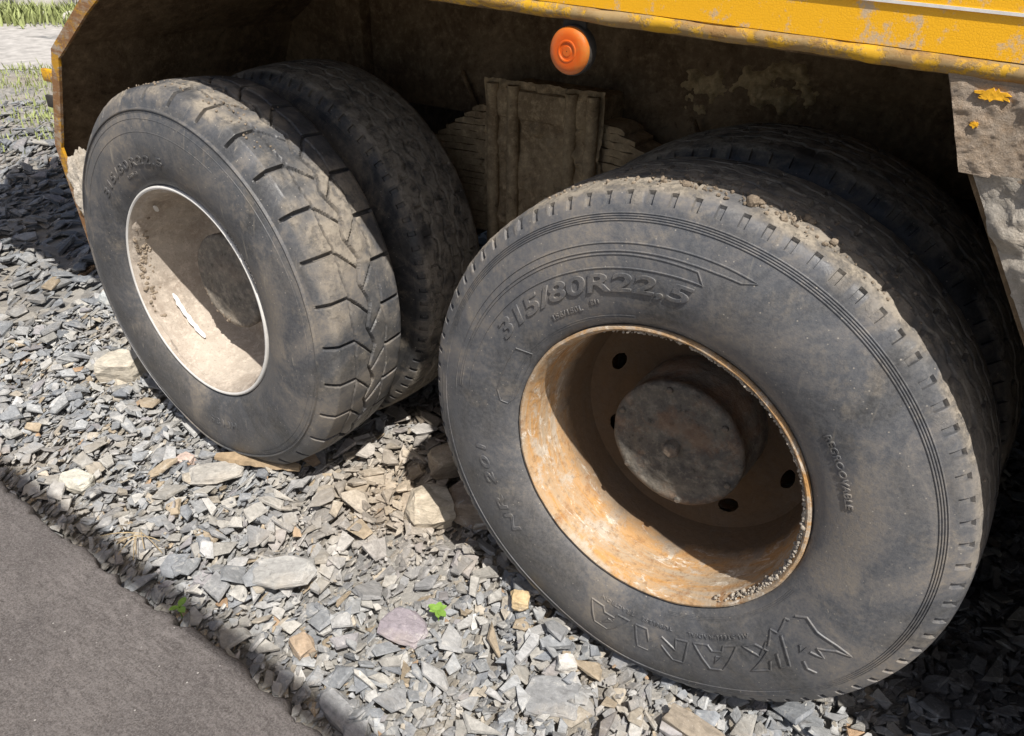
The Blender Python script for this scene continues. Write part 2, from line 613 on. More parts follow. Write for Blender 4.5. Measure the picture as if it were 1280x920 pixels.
def smooth01(x): x = np.clip(x, 0, 1); return x * x * (3 - 2 * x)


def make_tyre(name, kind, mat):
    pr = tread_profile(kind)
    if kind == 'a':
        fr = np.array([0, .12, .24, .33, .355, .48, .625, .65, .76, .88])
        th = np.concatenate([(k + fr) / 84 for k in range(84)]) * 2 * PI
    else:
        fr = np.concatenate([np.linspace(-.07, .07, 17), np.linspace(.09, .46, 9), np.linspace(.48, .62, 17), np.linspace(.64, .91, 7)]); th = np.concatenate([(k + fr) / 30 for k in range(30)]) * 2 * PI
    nA, nP = len(th), len(pr)
    T, R = np.meshgrid(th, pr[:, 0], indexing='ij')
    Y = np.broadcast_to(pr[:, 1], T.shape).copy()
    R = R.copy()
    lat = np.zeros_like(R)
    if kind == 'a':
        ph = (T / (2 * PI) * 84) % 1
        inn = ((ph > .345) & (ph < .635))
        zone = (pr[:, 0] > .5162) & (pr[:, 0] < .5335) & (pr[:, 1] < .05)
        lat += (inn & zone[None]) * .0075
        Y += lat * .85; R -= lat * .35
        depth = np.zeros_like(R)
        for gy, amp, w in ((.062, .0055, .0026), (.104, .0055, .0026), (.146, .0055, .0026), (.188, .0055, .0026)):
            tri = np.abs(((T / (2 * PI) * 42 + gy * 31) % 1) * 2 - 1) * 2 - 1
            d = np.abs(Y - gy - amp * np.clip(tri * 3.2, -1, 1))
            depth = np.maximum(depth, (1 - smooth01((d - w * .6) / (w * .8))) * .008)
        # short lateral cuts out of the shoulder
        ph2 = (T / (2 * PI) * 42) % 1
        cut = (np.abs(ph2 - .5) < .035) & (((Y > .028) & (Y < .060)) | ((Y > .19) & (Y < .222)) | ((Y > .106) & (Y < .142)))
        depth = np.maximum(depth, cut * .006)
        wear = (fbm(np.stack([np.cos(T) * 9, Y * 30, np.sin(T) * 9], -1), 3, 4) - .5) * .0014 * (R > .53)
        R -= depth * (R > .53); R += wear
    else:
        NB = 30
        u = T / (2 * PI) * NB
        c = .122
        yy = Y
        side = yy > c
        dist_c = np.abs(yy - c)
        # lateral cut: straight on the shoulder block, then swept towards the centre
        sweep = np.where(dist_c > .052, 0, (.052 - dist_c) / .052 * .50)
        wob = 0 * yy
        ph = (u + sweep + np.where(side, .45, 0) + wob) % 1
        pitch = 2 * PI * .54 / NB
        dl = np.minimum(ph, 1 - ph) * pitch
        wl = np.where(dist_c > .052, .0052, .0036)
        dep = (1 - smooth01((dl - wl * .7) / (wl * .5))) * np.where(dist_c > .052, .014, .010)
        # thin curved circumferential cuts
        for gy, w, dd, am in ((.070, .0019, .006, .006), (.174, .0019, .006, .006)):
            q = np.abs(yy - gy - am * (np.abs((u % 1) - .5) * 2 - .5) * 1.2)
            dep = np.maximum(dep, (1 - smooth01((q - w * .6) / (w * 1.2))) * dd)
        # centre groove, zigzag, swept diagonal
        q = np.abs(yy - c - .011 * (np.abs(((u + .3) % 1) - .5) * 4 - 1))
        dep = np.maximum(dep, (1 - smooth01((q - .0028) / .0022)) * .010)
        dep = np.where((R > .5115) & (Y < .245), dep, 0)
        dep = dep * smooth01((R - .511) / .008)
        shoulder = (R > .5115)
        # blocks slightly domed, worn unevenly
        cell = np.floor(u + np.where(side, .45, 0) + sweep)
        rnd = hash3(cell.astype(np.int64) % NB, side.astype(np.int64), 0 * cell.astype(np.int64), 6)
        R -= dep
        Y += np.where(Y < .02, dep * .6, 0)
        R += np.where(shoulder & (Y < .235), (rnd - .5) * .0028 - (np.exp(-dl / .004) * .0016), 0)
    # mud caught on the tread, heavier on top
    P = np.stack([R * np.cos(T), Y, R * np.sin(T)], -1)
    n = fbm(P * 14, 4, 21)
    top = smooth01((np.sin(T) + .15) / .9) if kind == 'a' else smooth01((np.sin(T) + .55) / 1.3)
    onT = smooth01((R - (.527 if kind == 'a' else .520)) / .012) * smooth01((Y + .0) / .012)
    md = np.clip(onT * (top * 1.15 - .05) * smooth01((n - .28) / .3 + (.25 if kind == 'a' else 0)), 0, 1)
    if kind == 'b':
        md = np.clip(md * .75 - .0, 0, 1) * smooth01((fbm(P * 9 + 3, 4, 61) - .36) / .2)
        md = np.where(dep > .004, md * .25, md)
    else:
        runs = smooth01((fbm(np.stack([T * 26, R * 5, 0 * T], -1), 3, 8) - .58) / .1) * smooth01((R - .505) / .02) * smooth01((np.sin(T) - .3) / .4) * .4
        md = np.maximum(md, runs * (Y < .03))
    lump = md * (fbm(P * 60, 3, 31) - .25) * .005
    R = R + np.maximum(lump, 0)
    X, Z = R * np.cos(T), R * np.sin(T)
    # flattened foot
    zf = -(ZC - .008)
    sink = np.clip(zf - Z, 0, 1)
    Z = np.maximum(Z, zf)
    bulge = smooth01(1 - np.abs(T - 1.5 * PI) / .5) * smooth01((R - .42) / .05) * smooth01((.53 - R) / .03) * .008
    Y = Y - bulge * np.where(Y < .12, 1, -1)
    V = np.stack([X, Y, Z], -1).reshape(-1, 3)
    i, j = np.meshgrid(np.arange(nA), np.arange(nP - 1), indexing='ij')
    a = (i * nP + j).ravel(); b_ = (((i + 1) % nA) * nP + j).ravel()
    F = np.stack([a, a + 1, b_ + 1, b_], 1)
    return np_mesh(name, V, F, mat, 38, {'mud': ('FLOAT', md)})


def revolve(name, prof, n, mat, smooth=40, skip=None, jitter=0.0, seed=0, arc=None):
    pr = np.array(prof)
    if arc is None: th = np.arange(n) / n * 2 * PI
    else: th = np.linspace(arc[0] * D2R, arc[1] * D2R, n)
    T, R = np.meshgrid(th, pr[:, 0], indexing='ij')
    Y = np.broadcast_to(pr[:, 1], T.shape).copy(); R = R.copy()
    if jitter:
        P = np.stack([R * np.cos(T), Y, R * np.sin(T)], -1)
        d = fbm(P * 22, 4, seed) - .5
        R += d * jitter; Y += (fbm(P * 22 + 7, 4, seed + 3) - .5) * jitter
    V = np.stack([R * np.cos(T), Y, R * np.sin(T)], -1).reshape(-1, 3)
    nP = len(pr)
    m = n if arc is None else n - 1
    i, j = np.meshgrid(np.arange(m), np.arange(nP - 1), indexing='ij')
    a = (i * nP + j).ravel(); b_ = (((i + 1) % n) * nP + j).ravel()
    F = np.stack([a, b_, b_ + 1, a + 1], 1)
    if skip is not None:
        cx = V[F].mean(1)
        F = F[~skip(cx)]
    return np_mesh(name, V, F, mat, smooth)


def lin(a, b, n): return [(a[0] + (b[0] - a[0]) * k / n, a[1] + (b[1] - a[1]) * k / n) for k in range(n)]


RIM = [(.2935, .016), (.2975, .008), (.3005, .0005), (.3015, -.0055), (.2995, -.0095), (.2955, -.0105), (.2918, -.0075), (.2895, -.001), (.286, .008)] \
    + lin((.2835, .018), (.2805, .100), 6) + lin((.2795, .110), (.272, .150), 4) + lin((.270, .158), (.258, .200), 4) \
    + lin((.255, .207), (.190, .2385), 44) + lin((.188, .239), (.150, .235), 4) + [(.150, .235), (.10, .233)]


def holes(c):
    r = np.hypot(c[:, 0], c[:, 2]); t = np.arctan2(c[:, 2], c[:, 0])
    k = np.round((t + .335) / (2 * PI / 8)) * (2 * PI / 8) - .335
    return (((r - .212) / .013) ** 2 + ((t - k) * r / .024) ** 2 < 1) & (c[:, 1] > .19)


def make_hub(name, mat):
    pr = [(.001, .0995), (.05, .0995), (.088, .1005), (.092, .1022), (.118, .1035), (.122, .1018), (.131, .1025), (.1375, .1055), (.1395, .110), (.1395, .120), (.1375, .1225), (.1375, .170), (.142, .175), (.142, .245)]
    return revolve(name, pr, 140, mat, 50, jitter=.006, seed=5)


def hexnut(r, h, mat, name='hub_nut'):
    b = bmesh.new()
    bmesh.ops.create_cone(b, cap_ends=True, segments=6, radius1=r, radius2=r * .9, depth=h)
    bmesh.ops.rotate(b, verts=b.verts, cent=(0, 0, 0), matrix=__import__('mathutils').Matrix.Rotation(PI / 2, 3, 'X'))
    bmesh.ops.bevel(b, geom=b.edges[:], offset=r * .12, segments=1, affect='EDGES')
    me = bpy.data.meshes.new(name); bmesh.ops.recalc_face_normals(b, faces=b.faces); b.to_mesh(me); b.free()
    me.materials.append(mat)
    return me


ME_TA = make_tyre('tyre', 'a', M['rubber1'])
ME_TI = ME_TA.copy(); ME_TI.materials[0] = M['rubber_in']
ME_TB = make_tyre('tyre', 'b', M['rubber2'])
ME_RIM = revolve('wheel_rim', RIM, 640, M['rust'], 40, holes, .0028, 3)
ME_RIM2 = ME_RIM.copy(); ME_RIM2.materials[0] = M['mudrim']
ME_HUB = make_hub('hub_cap', M['hub'])
ME_HUB2 = ME_HUB.copy(); ME_HUB2.materials[0] = M['hub2']
ME_NUT = hexnut(.0185, .020, M['hub'])
ME_BOLT = hexnut(.0075, .006, M['hub'], 'hub_bolt')


# ---- lettering moulded on the sidewall
def text_mesh(name, s, th0, r0, size, mat, wide=1.0, depth=.0014, shear=0.0, space=1.0):
    cu = bpy.data.curves.new('t', 'FONT')
    cu.body = s; cu.size = 1.0; cu.resolution_u = 4; cu.fill_mode = 'BOTH'; cu.shear = shear; cu.space_character = space
    cu.extrude = .03; cu.bevel_depth = .012; cu.offset = .012
    o = bpy.data.objects.new('t', cu); COL.objects.link(o)
    bpy.context.view_layer.update()
    dg = bpy.context.evaluated_depsgraph_get()
    me = bpy.data.meshes.new_from_object(o.evaluated_get(dg))
    bpy.data.objects.remove(o)
    bm = bmesh.new(); bm.from_mesh(me)
    bmesh.ops.remove_doubles(bm, verts=bm.verts, dist=1e-5)
    bm.to_mesh(me); bm.free()
    n = len(me.vertices)
    V = np.zeros(n * 3); me.vertices.foreach_get('co', V); V = V.reshape(-1, 3)
    k = size / .69
    u = V[:, 0] * k * wide; v = V[:, 1] * k; w = (V[:, 2] + .042) / .084
    r = r0 + v
    t = th0 * D2R - u / (r0 + size / 2)
    y = yprof(r) + .0007 - w * (depth + .0007)
    out = np.stack([r * np.cos(t), y, r * np.sin(t)], -1)
    me.vertices.foreach_set('co', out.ravel())
    me.name = name
    me.materials.clear(); me.materials.append(mat)
    me.update()
    a = me.attributes.new('mud', 'FLOAT', 'POINT')
    return me


def ridge(name, lines, mat, w=.0016, h=.0014):
    """thin moulded ridges along polylines of (angle, radius) on the sidewall"""
    VV, FF = [], []
    for L in lines:
        pts = []
        for (a0, r0), (a1, r1) in zip(L[:-1], L[1:]):
            n = max(1, int(abs(a1 - a0) / 1.5), int(abs(r1 - r0) / .008))
            for k in range(n): pts.append((a0 + (a1 - a0) * k / n, r0 + (r1 - r0) * k / n))
        pts.append(L[-1])
        P = np.array([(r * math.cos(t * D2R), r * math.sin(t * D2R)) for t, r in pts])
        tan = np.gradient(P, axis=0); tan /= np.linalg.norm(tan, axis=1)[:, None] + 1e-9
        nor = np.stack([-tan[:, 1], tan[:, 0]], 1)
        base = len(VV)
        for q, nn in zip(P, nor):
            for off, hh in ((-w, -.0006), (-w * .4, h), (w * .4, h), (w, -.0006)):
                e = q + nn * off
                r = math.hypot(*e)
                VV.append((e[0], float(yprof(r)) - hh, e[1]))
        for i in range(len(P) - 1):
            for j in range(3):
                a = base + i * 4 + j
                FF.append((a, a + 4, a + 5, a + 1))
    me = np_mesh(name, VV, FF, mat)
    me.attributes.new('mud', 'FLOAT', 'POINT')
    return me


LOGO = [[(-41.4, .381), (-37.4, .355), (-35.9, .366), (-30.3, .349), (-29.3, .355)],
        [(-26.7, .354), (-23.8, .367), (-25.0, .395), (-24.3, .431), (-24.6, .463), (-25.9, .44), (-29.1, .419), (-30.1, .44), (-31.6, .419)],
        [(-35.3, .429), (-36.4, .447), (-35.5, .462)], [(-32.3, .399), (-33.9, .412), (-31.4, .409)]]
BRAND = [[(-35.4, .371), (-39.8, .431), (-42.6, .431), (-40.6, .40)],
         [(-41.4, .374), (-46.2, .399), (-49.8, .374), (-45.4, .374), (-42.7, .391), (-51.2, .429), (-45.8, .432), (-44.0, .412)],
         [(-51.8, .373), (-60.0, .431), (-63.7, .431), (-66.5, .373), (-61.8, .373), (-60.9, .386), (-57.6, .386), (-56.4, .373), (-51.8, .373)], [(-60.2, .398), (-61.3, .414), (-58.4, .398), (-60.2, .398)],
         [(-68.4, .373), (-71.6, .431), (-74.8, .431), (-77.7, .400), (-82.2, .431), (-85.6, .431), (-86.6, .373), (-82.6, .373), (-81.9, .402), (-77.4, .378), (-73.2, .402), (-72.6, .373), (-68.4, .373)],
         [(-88.7, .373), (-95.5, .431), (-99.8, .431), (-103.1, .373), (-98.6, .373), (-97.6, .386), (-93.9, .386), (-93.1, .373), (-88.7, .373)], [(-95.9, .398), (-97.2, .414), (-94.5, .398), (-95.9, .398)]]
ARCS = [[(172, .416), (150, .417), (130, .416), (115, .415), (95, .415), (81.6, .4165), (83.5, .435), (100, .438), (128, .437), (150, .438), (174, .438)],
        [(176, .4565), (150, .456), (120, .4565), (95, .457), (78.3, .459), (71.7, .4585), (74.5, .447), (80, .444), (86, .443), (100, .4435), (128, .443), (174, .444)],
        [(149, .350), (147, .318), (151, .312), (163, .311), (170, .314), (173, .325), (172.5, .341), (168.5, .351), (149, .350)]]


def make_wheel(name, y, x, tyre, rim, label, inner=False, hub=True):
    w = obj('wheel', rim, truck, (x - TO[0], y - TO[1], ZC))
    w['label'] = label
    obj('tyre', tyre, w)
    if hub:
        obj('hub_cap', ME_HUB if rim is ME_RIM else ME_HUB2, w)
        if rim is not ME_RIM: return w
        obj('hub_nut', ME_NUT, w, (0, .0895, 0))
        for k in range(6):
            t = 2 * PI * (k + .68) / 6
            obj('hub_bolt', ME_BOLT, w, (.126 * math.cos(t), .0985, .126 * math.sin(t)))
    return w


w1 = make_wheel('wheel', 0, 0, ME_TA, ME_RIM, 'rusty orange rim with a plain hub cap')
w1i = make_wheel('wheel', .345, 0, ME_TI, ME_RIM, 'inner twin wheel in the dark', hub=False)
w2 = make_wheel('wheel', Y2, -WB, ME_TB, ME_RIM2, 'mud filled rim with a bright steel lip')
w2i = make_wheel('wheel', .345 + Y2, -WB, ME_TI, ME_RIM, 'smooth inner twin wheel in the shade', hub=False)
w2i.rotation_euler = (0, 1.1, 0)
for ch in w2i.children: pass
RB = M['rubber1']
for nm, args in (('size_lettering', ('315/80R22,5', 149, .373, .032, 1.86, .0028, .22, 1.0)),
                 ('load_lettering', ('156/150L', 129.5, .341, .0105, 1.25, .0018, .15, 1.05)),
                 ('mark_lettering', ('E11', 113.5, .349, .0085, 1.1, .0016, 0, 1.0)),
                 ('groove_lettering', ('REGROOVABLE', 37.6, .361, .0115, 1.10, .0022, .1, 1.08)),
                 ('radial_lettering', ('ALL STEEL RADIAL', -46, .352, .0085, 1.25, .0016, .1, 1.1)),
                 ('tube_lettering', ('TUBELESS', -73.5, .350, .0085, 1.2, .0016, .1, 1.1)),
                 ('traction_lettering', ('TRACTION', -87.5, .349, .0085, 1.2, .0016, .1, 1.1)),
                 ('model_lettering', ('NR 201', -135, .383, .022, 2.0, .0020, .12, 1.2))):
    s, t0, r0, sz, wd, dp, sh_, sp_ = args
    obj(nm, text_mesh(nm, s, t0, r0, sz, RB, wd, dp, sh_, sp_), w1)
obj('brand_lettering', ridge('brand_lettering', BRAND, RB, .0022, .0024), w1)
obj('horse_emblem', ridge('horse_emblem', LOGO, RB, .0022, .0024), w1)
obj('moulded_band', ridge('moulded_band', ARCS, RB, .0014, .0018), w1)
for r_, a0_, a1_ in ((.3235, 100, 176), (.3195, 100, 176), (.321, -75, -20), (.318, -75, -20), (.324, -75, -20)):
    obj('moulded_ring', ridge('moulded_ring', [[(t, r_) for t in range(a0_, a1_, 2)]], RB, .0009, .0008), w1)
obj('size_lettering', text_mesh('size_lettering', '315/80R22.5', 142, .362, .0215, M['rubber2'], 1.85, .0022, .1, 1.22), w2)
obj('load_lettering', text_mesh('load_lettering', '156/150', 119, .339, .009, M['rubber2'], 1.2, .0016, .1, 1.1), w2)
obj('model_lettering', text_mesh('model_lettering', 'HF185', -72, .380, .022, M['rubber2'], 1.3, .0014, 0, 1.25), w2)
for L_ in ([(t, .4725) for t in range(0, 362, 2)], [(t, .442) for t in range(60, 180, 2)], [(t, .4865) for t in range(0, 362, 2)]):
    obj('moulded_ring', ridge('moulded_ring', [L_], M['rubber2'], .001, .0009), w2)
obj('small_lettering', text_mesh('small_lettering', 'RADIAL TUBELESS', 48, .322, .0085, M['rubber2'], 1.3, .0016, .1, 1.2), w2)
# bright lip of the second rim
obj('rim_lip', revolve('rim_lip', [(.3000, .004), (.3025, -.004), (.3022, -.0085), (.2995, -.0118), (.2958, -.0118), (.2928, -.009)], 200, M['steel'], 60), w2)

# valve-like pips (mould hairs) on the first sidewall are left to the bump; crust of mud
def lumps(name, pts, mat, parent, seed=1, flat=1.0):
    """small irregular clods joined into one mesh; pts = (x,y,z,r)"""
    rg = np.random.default_rng(seed)
    b = bmesh.new()
    for (x, y, z, r) in pts:
        q = bmesh.ops.create_icosphere(b, subdivisions=1 if r < .004 else 2, radius=1)
        ph = rg.uniform(0, 99, 3)
        sc = rg.uniform(.7, 1.25, 3) * r
        kk_ = list(.72 + .55 * fbm(np.array([v.co[:] for v in q['verts']]) * 1.7 + ph, 3, 5))
        for v in q['verts']:
            k = kk_.pop(0)
            v.co = Vector((x + v.co.x * sc[0] * k, y + v.co.y * sc[1] * k, z + v.co.z * sc[2] * k * flat))
    o = bm_obj(name, b, mat, parent)
    o['kind'] = 'stuff'
    return o


rg = np.random.default_rng(3)
# broken crust round the upper right of the first rim's lip
pts = []
for k in range(2600):
    td = rg.uniform(-60, 122)
    dens = float(smooth01((td + 60) / 35) * smooth01((122 - td) / 60)) * (.35 + .65 * float(vnoise(np.array([td * .16, 3., 7.]), 3)))
    if rg.random() > dens: continue
    u_ = abs(rg.normal(0, .5))
    yy = -.006 + .016 * u_
    rr = float(np.interp(yy, [-.0085, -.004, .0, .008, .018, .03], [.2925, .2905, .2893, .2862, .2838, .283])) - rg.uniform(0, .0045)
    pts.append((rr * math.cos(td * D2R), yy, rr * math.sin(td * D2R), rg.uniform(.0011, .0032) * (1.5 if rg.random() < .12 else 1)))
lumps('mud_crust', pts, M['crustm'], w1, 5)
pts = []
for k in range(260):                     # crumbs on the first tyre's crown
    t = rg.normal(83, 17) * D2R
    yy = .02 + abs(rg.normal(0, .05))
    if yy > .24: continue
    rr = .5475 - .004 * abs((yy - .125) / .1) ** 2
    pts.append((rr * math.cos(t), yy, rr * math.sin(t), rg.uniform(.0012, .0038) * (2.0 if rg.random() < .05 else 1)))
pts += [(.548 * math.cos(t * D2R), y_, .548 * math.sin(t * D2R), r_) for t, y_, r_ in ((80, .032, .010), (79, .038, .007), (96, .035, .005), (66, .04, .006))]
lumps('mud_crumbs', pts, M['mud'], w1, 6)
pts = []
for k in range(160):
    t = rg.normal(88, 22) * D2R
    yy = .03 + abs(rg.normal(0, .08))
    if yy > .235: continue
    pts.append((.545 * math.cos(t), yy, .545 * math.sin(t), rg.uniform(.0012, .0035)))
lumps('mud_crumbs', pts, M['mud'], w2, 7)
pts = []
for k in range(150):
    t = rg.normal(178, 13) * D2R
    pts.append(((.284 - .002 * rg.random()) * math.cos(t), rg.uniform(.004, .05), .283 * math.sin(t), rg.uniform(.002, .0075)))
for k in range(60):
    t = rg.uniform(205, 262) * D2R
    pts.append((rg.uniform(.118, .139) * math.cos(t), .106, rg.uniform(.118, .139) * math.sin(t), rg.uniform(.002, .006)))
lumps('mud_crust', pts, M['mud'], w2, 8)
# smooth dried layer of mud inside the second rim
obj('mud_layer', revolve('mud_layer', [(.2905, .002), (.283, .006), (.279, .03), (.275, .06), (.271, .085), (.266, .115), (.258, .15), (.245, .19), (.222, .215), (.20, .224), (.15, .223)], 260, M['mudrim'], 60, None, .016, 12), w2)
# white paint drips in the second rim
def streak(name, pth, width, parent, mat, off=.006):
    VV, FF = [], []
    rnd = random.Random(4)
    for i, (t, y) in enumerate(pth):
        rb = np.interp(y, [.002, .03, .06, .085, .115, .145], [.290, .279, .275, .271, .266, .258]) - off
        for s in (-1, 1):
            yy = y + s * width * rnd.uniform(.85, 1.12) * (0.35 if i in (0, len(pth) - 1) else 1)
            for dr in (0, -.0):
                VV.append((rb * math.cos(t * D2R), yy, rb * math.sin(t * D2R)))
        FF += [] if i == 0 else [((i - 1) * 4, (i - 1) * 4 + 2, i * 4 + 2, i * 4)]
    me = np_mesh(name, VV, FF, mat)
    o = obj(name, me, parent)
    m = o.modifiers.new('s', 'SOLIDIFY'); m.thickness = .002
    return o


streak('paint_streak', [(t, .073 + .012 * (t - 203) / 30 + .0015 * math.sin(t * .9)) for t in np.linspace(200, 236, 15)], .0068, w2, M['white'], .010)
streak('paint_streak', [(t, .03 + .02 * (k / 6)) for k, t in enumerate(np.linspace(128, 136, 7))], .006, w2, M['white'], .010)

# opposite wheels, brake drums and axles, all in the dark under the body
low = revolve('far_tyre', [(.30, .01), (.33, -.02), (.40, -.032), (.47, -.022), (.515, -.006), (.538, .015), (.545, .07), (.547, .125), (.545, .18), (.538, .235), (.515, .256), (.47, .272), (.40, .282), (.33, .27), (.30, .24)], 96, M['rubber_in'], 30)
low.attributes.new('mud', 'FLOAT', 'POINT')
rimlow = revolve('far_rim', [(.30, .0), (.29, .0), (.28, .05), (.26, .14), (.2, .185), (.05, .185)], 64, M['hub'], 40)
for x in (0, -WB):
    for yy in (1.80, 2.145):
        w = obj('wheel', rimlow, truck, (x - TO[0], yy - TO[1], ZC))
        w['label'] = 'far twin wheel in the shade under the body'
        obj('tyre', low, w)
    b = bmesh.new()
    for r0, r1, y0, y1 in ((.185, .185, .262, .58), (.075, .075, .5, 1.95), (.17, .17, 1.05, 1.4)):
        q = bmesh.ops.create_cone(b, cap_ends=True, segments=40, radius1=r0, radius2=r1, depth=y1 - y0)
        for v in q['verts']: v.co = Vector((x + v.co.x, (y0 + y1) / 2 + v.co.z, ZC + v.co.y))
    tp('axle', b, M['under'], 40)

for k_, (x0_, z0_) in enumerate(((-1.10, 1.02), (-.34, .98))):
    b = bmesh.new(); prev = None
    for i in range(29):
        u = i / 28
        c_ = Vector((x0_ + .34 * u, .815, z0_ - .16 * math.sin(PI * u) - .10 * u))
        cur = [b.verts.new(c_ + Vector((0, .011 * math.cos(2 * PI * m / 10), .011 * math.sin(2 * PI * m / 10)))) for m in range(10)]
        if prev:
            for m in range(10): b.faces.new((prev[m], prev[(m + 1) % 10], cur[(m + 1) % 10], cur[m]))
        prev = cur
    tp('brake_hose', b, M['under'], 60)
tp('frame_bracket', box_bm(-1.62, -1.50, .795, .845, .88, 1.29, .01), M['under'], 40)
# ---- chassis rail, leaf spring with clamp, cross member
tp('chassis_rail', box_bm(-3.2, 6, .84, .92, .90, 1.30, .008), M['under'], 40)
tp('chassis_rail', box_bm(-3.2, 6, 1.48, 1.56, .90, 1.30, .008), M['under'], 40)
LX, LY0, LY1 = -.725, .70, .80
for k in range(19):
    z0 = .60 + k * .0197
    half = .80 if z0 < .79 else float(np.interp(z0, [.79, .85, .965], [.53, .43, .225]))
    # a gently bowed leaf caked with dirt
    b = bmesh.new()
    n = 40
    ring = []
    h2 = half + rg.uniform(-.012, .012)
    for i in range(n + 1):
        u = -1 + 2 * i / n
        x = LX + u * h2
        sag = -.09 * (u * h2) ** 2
        tpr = .0185 * (1 - .55 * max(0, abs(u) - .88) / .12)
        jy = rg.uniform(-.006, .004)
        ring.append([b.verts.new((x, yy, z0 + sag + dz)) for yy, dz in ((LY0 + jy, rg.uniform(-.002, .002)), (LY0 + jy, tpr + rg.uniform(-.002, .002)), (LY1, tpr), (LY1, 0))])
    for p, q in zip(ring[:-1], ring[1:]):
        for m in range(4): b.faces.new((p[m], p[(m + 1) % 4], q[(m + 1) % 4], q[m]))
    b.faces.new(ring[0]); b.faces.new(ring[-1][::-1])
    tp('spring_leaf', b, M['leaf'], 50)
tp('spring_saddle', box_bm(LX - .165, LX + .165, LY0 - .03, LY1 + .05, .95, 1.03, .014), M['leaf'], 30)
U, Vv = np.meshgrid(np.linspace(LX - .19, LX + .19, 90), np.linspace(.62, 1.05, 90), indexing='ij')
d = fbm(np.stack([U * 26, Vv * 26, 0 * U], -1), 5, 71)
fl_ = np.abs(np.abs(U - LX) - .125) < .05
V = np.stack([U, LY0 - .012 - .05 * np.maximum(0, d - .46) - .012 * fl_ * d, Vv], -1).reshape(-1, 3)
V[:, 2] += (fbm(V * 40, 3, 5) - .5) * .012
i_, j_ = np.meshgrid(np.arange(89), np.arange(89), indexing='ij'); a_ = (i_ * 90 + j_).ravel()
tp('mud_cake', np_mesh('mud_cake', V, np.stack([a_, a_ + 90, a_ + 91, a_ + 1], 1), M['leaf'], 60))
tp('spring_saddle', box_bm(LX - .15, LX + .15, LY0 - .016, LY1, .42, .66, .012), M['leaf'], 30)
for dx in (-.155, -.085, .10, .165):
    b = bmesh.new()
    q = bmesh.ops.create_cone(b, cap_ends=True, segments=16, radius1=.019, radius2=.017, depth=.48)
    for v in q['verts']: v.co = Vector((LX + dx + v.co.x, LY0 - .028 + v.co.y, .80 + v.co.z))
    tp('u_bolt', b, M['leaf'], 40)
tp('cross_member', box_bm(-.95, -.45, .9, 1.5, .45, .75, .02), M['under'], 40)
# dried splashes of mud on the rail
U, Vv = np.meshgrid(np.linspace(-.50, .10, 170), np.linspace(.94, 1.20, 80), indexing='ij')
d = fbm(np.stack([U * 30, Vv * 30, 0 * U], -1), 5, 51) - .36 - 1.0 * np.maximum(0, np.minimum(np.hypot((U + .16) / .15, (Vv - 1.085) / .085), np.hypot((U + .34) / .09, (Vv - 1.06) / .08)) - .45)
V = np.stack([U, .842 - np.clip(d, -.05, 1) * .07, Vv], -1).reshape(-1, 3)
i_, j_ = np.meshgrid(np.arange(169), np.arange(79), indexing='ij')
a_ = (i_ * 80 + j_).ravel()
Fq = np.stack([a_, a_ + 80, a_ + 81, a_ + 1], 1)
Fq = Fq[(V[Fq][:, :, 1] < .8405).any(1)]
tp('mud_splash', np_mesh('mud_splash', V, Fq, M['splash'], 60))

# ---- body: floor, box, skirt
SK = -0.02
SLOPE = -0.040


def ztop(x): return 1.2905 + SLOPE * (x - .02)     # lower lip of the skirt


tp('body_floor', box_bm(-3.32, 6, .02, 2.48, 1.455, 1.50), M['under'])
tp('tail_beam', box_bm(-3.32, -2.2, SK + .0, 2.45, 1.25, 1.45, .01), M['under'], 30)
tp('dump_box', box_bm(-3.35, 5.2, SK + .01, 2.49, 1.53, 2.95, .02), M['yellow'], 30)


def prism_xz(poly, y0, y1, bm=None):
    b = bm or bmesh.new()
    f = [b.verts.new((x, y0, z)) for x, z in poly]
    k = [b.verts.new((x, y1, z)) for x, z in poly]
    b.faces.new(f); b.faces.new(k[::-1])
    n = len(poly)
    for i in range(n): b.faces.new((f[i], k[i], k[(i + 1) % n], f[(i + 1) % n]))
    return b


XL, XR = -1.42, 1.6


def strip_band(z0, z1, y0, y1, xl=XL, xr=XR):
    n = 24
    xs_ = np.linspace(xl, xr, n)
    return prism_xz([(x, ztop(x) + z0) for x in xs_] + [(x, ztop(x) + z1) for x in xs_[::-1]], y0, y1)


sk = tp('side_skirt', strip_band(.012, .27, SK, SK + .03), M['yellow'])
# rolled lip, uneven with old paint
V, Fq = [], []
nn, mm_ = 300, 12
for i in range(nn):
    x = XL + (XR - XL) * i / (nn - 1)
    for j in range(mm_):
        t = 2 * PI * j / mm_
        V.append((x, SK + .004 + .013 * math.cos(t), ztop(x) + .0105 + .0115 * math.sin(t)))
V = np.array(V)
V += (fbm(V * 26, 3, 15)[:, None] - .5) * np.array([0, .006, .008])
for i in range(nn - 1):
    for j in range(mm_):
        Fq.append((i * mm_ + j, (i + 1) * mm_ + j, (i + 1) * mm_ + (j + 1) % mm_, i * mm_ + (j + 1) % mm_))
tp('skirt_lip', np_mesh('skirt_lip', V, Fq, M['yellowlip'], 60))
tp('reflective_tape', strip_band(.0215, .0692, SK - .003, SK + .004, -1.3, 1.5), M['tape'])
tp('reflective_tape', strip_band(.0718, .125, SK - .005, SK + .004, -1.3, 1.5), M['tape'])
tp('tape_edge', strip_band(.0686, .0722, SK - .0062, SK, -1.3, 1.5), M['steel'])
tp('inner_edge', strip_band(-.004, .012, SK + .020, SK + .03), M['under'])

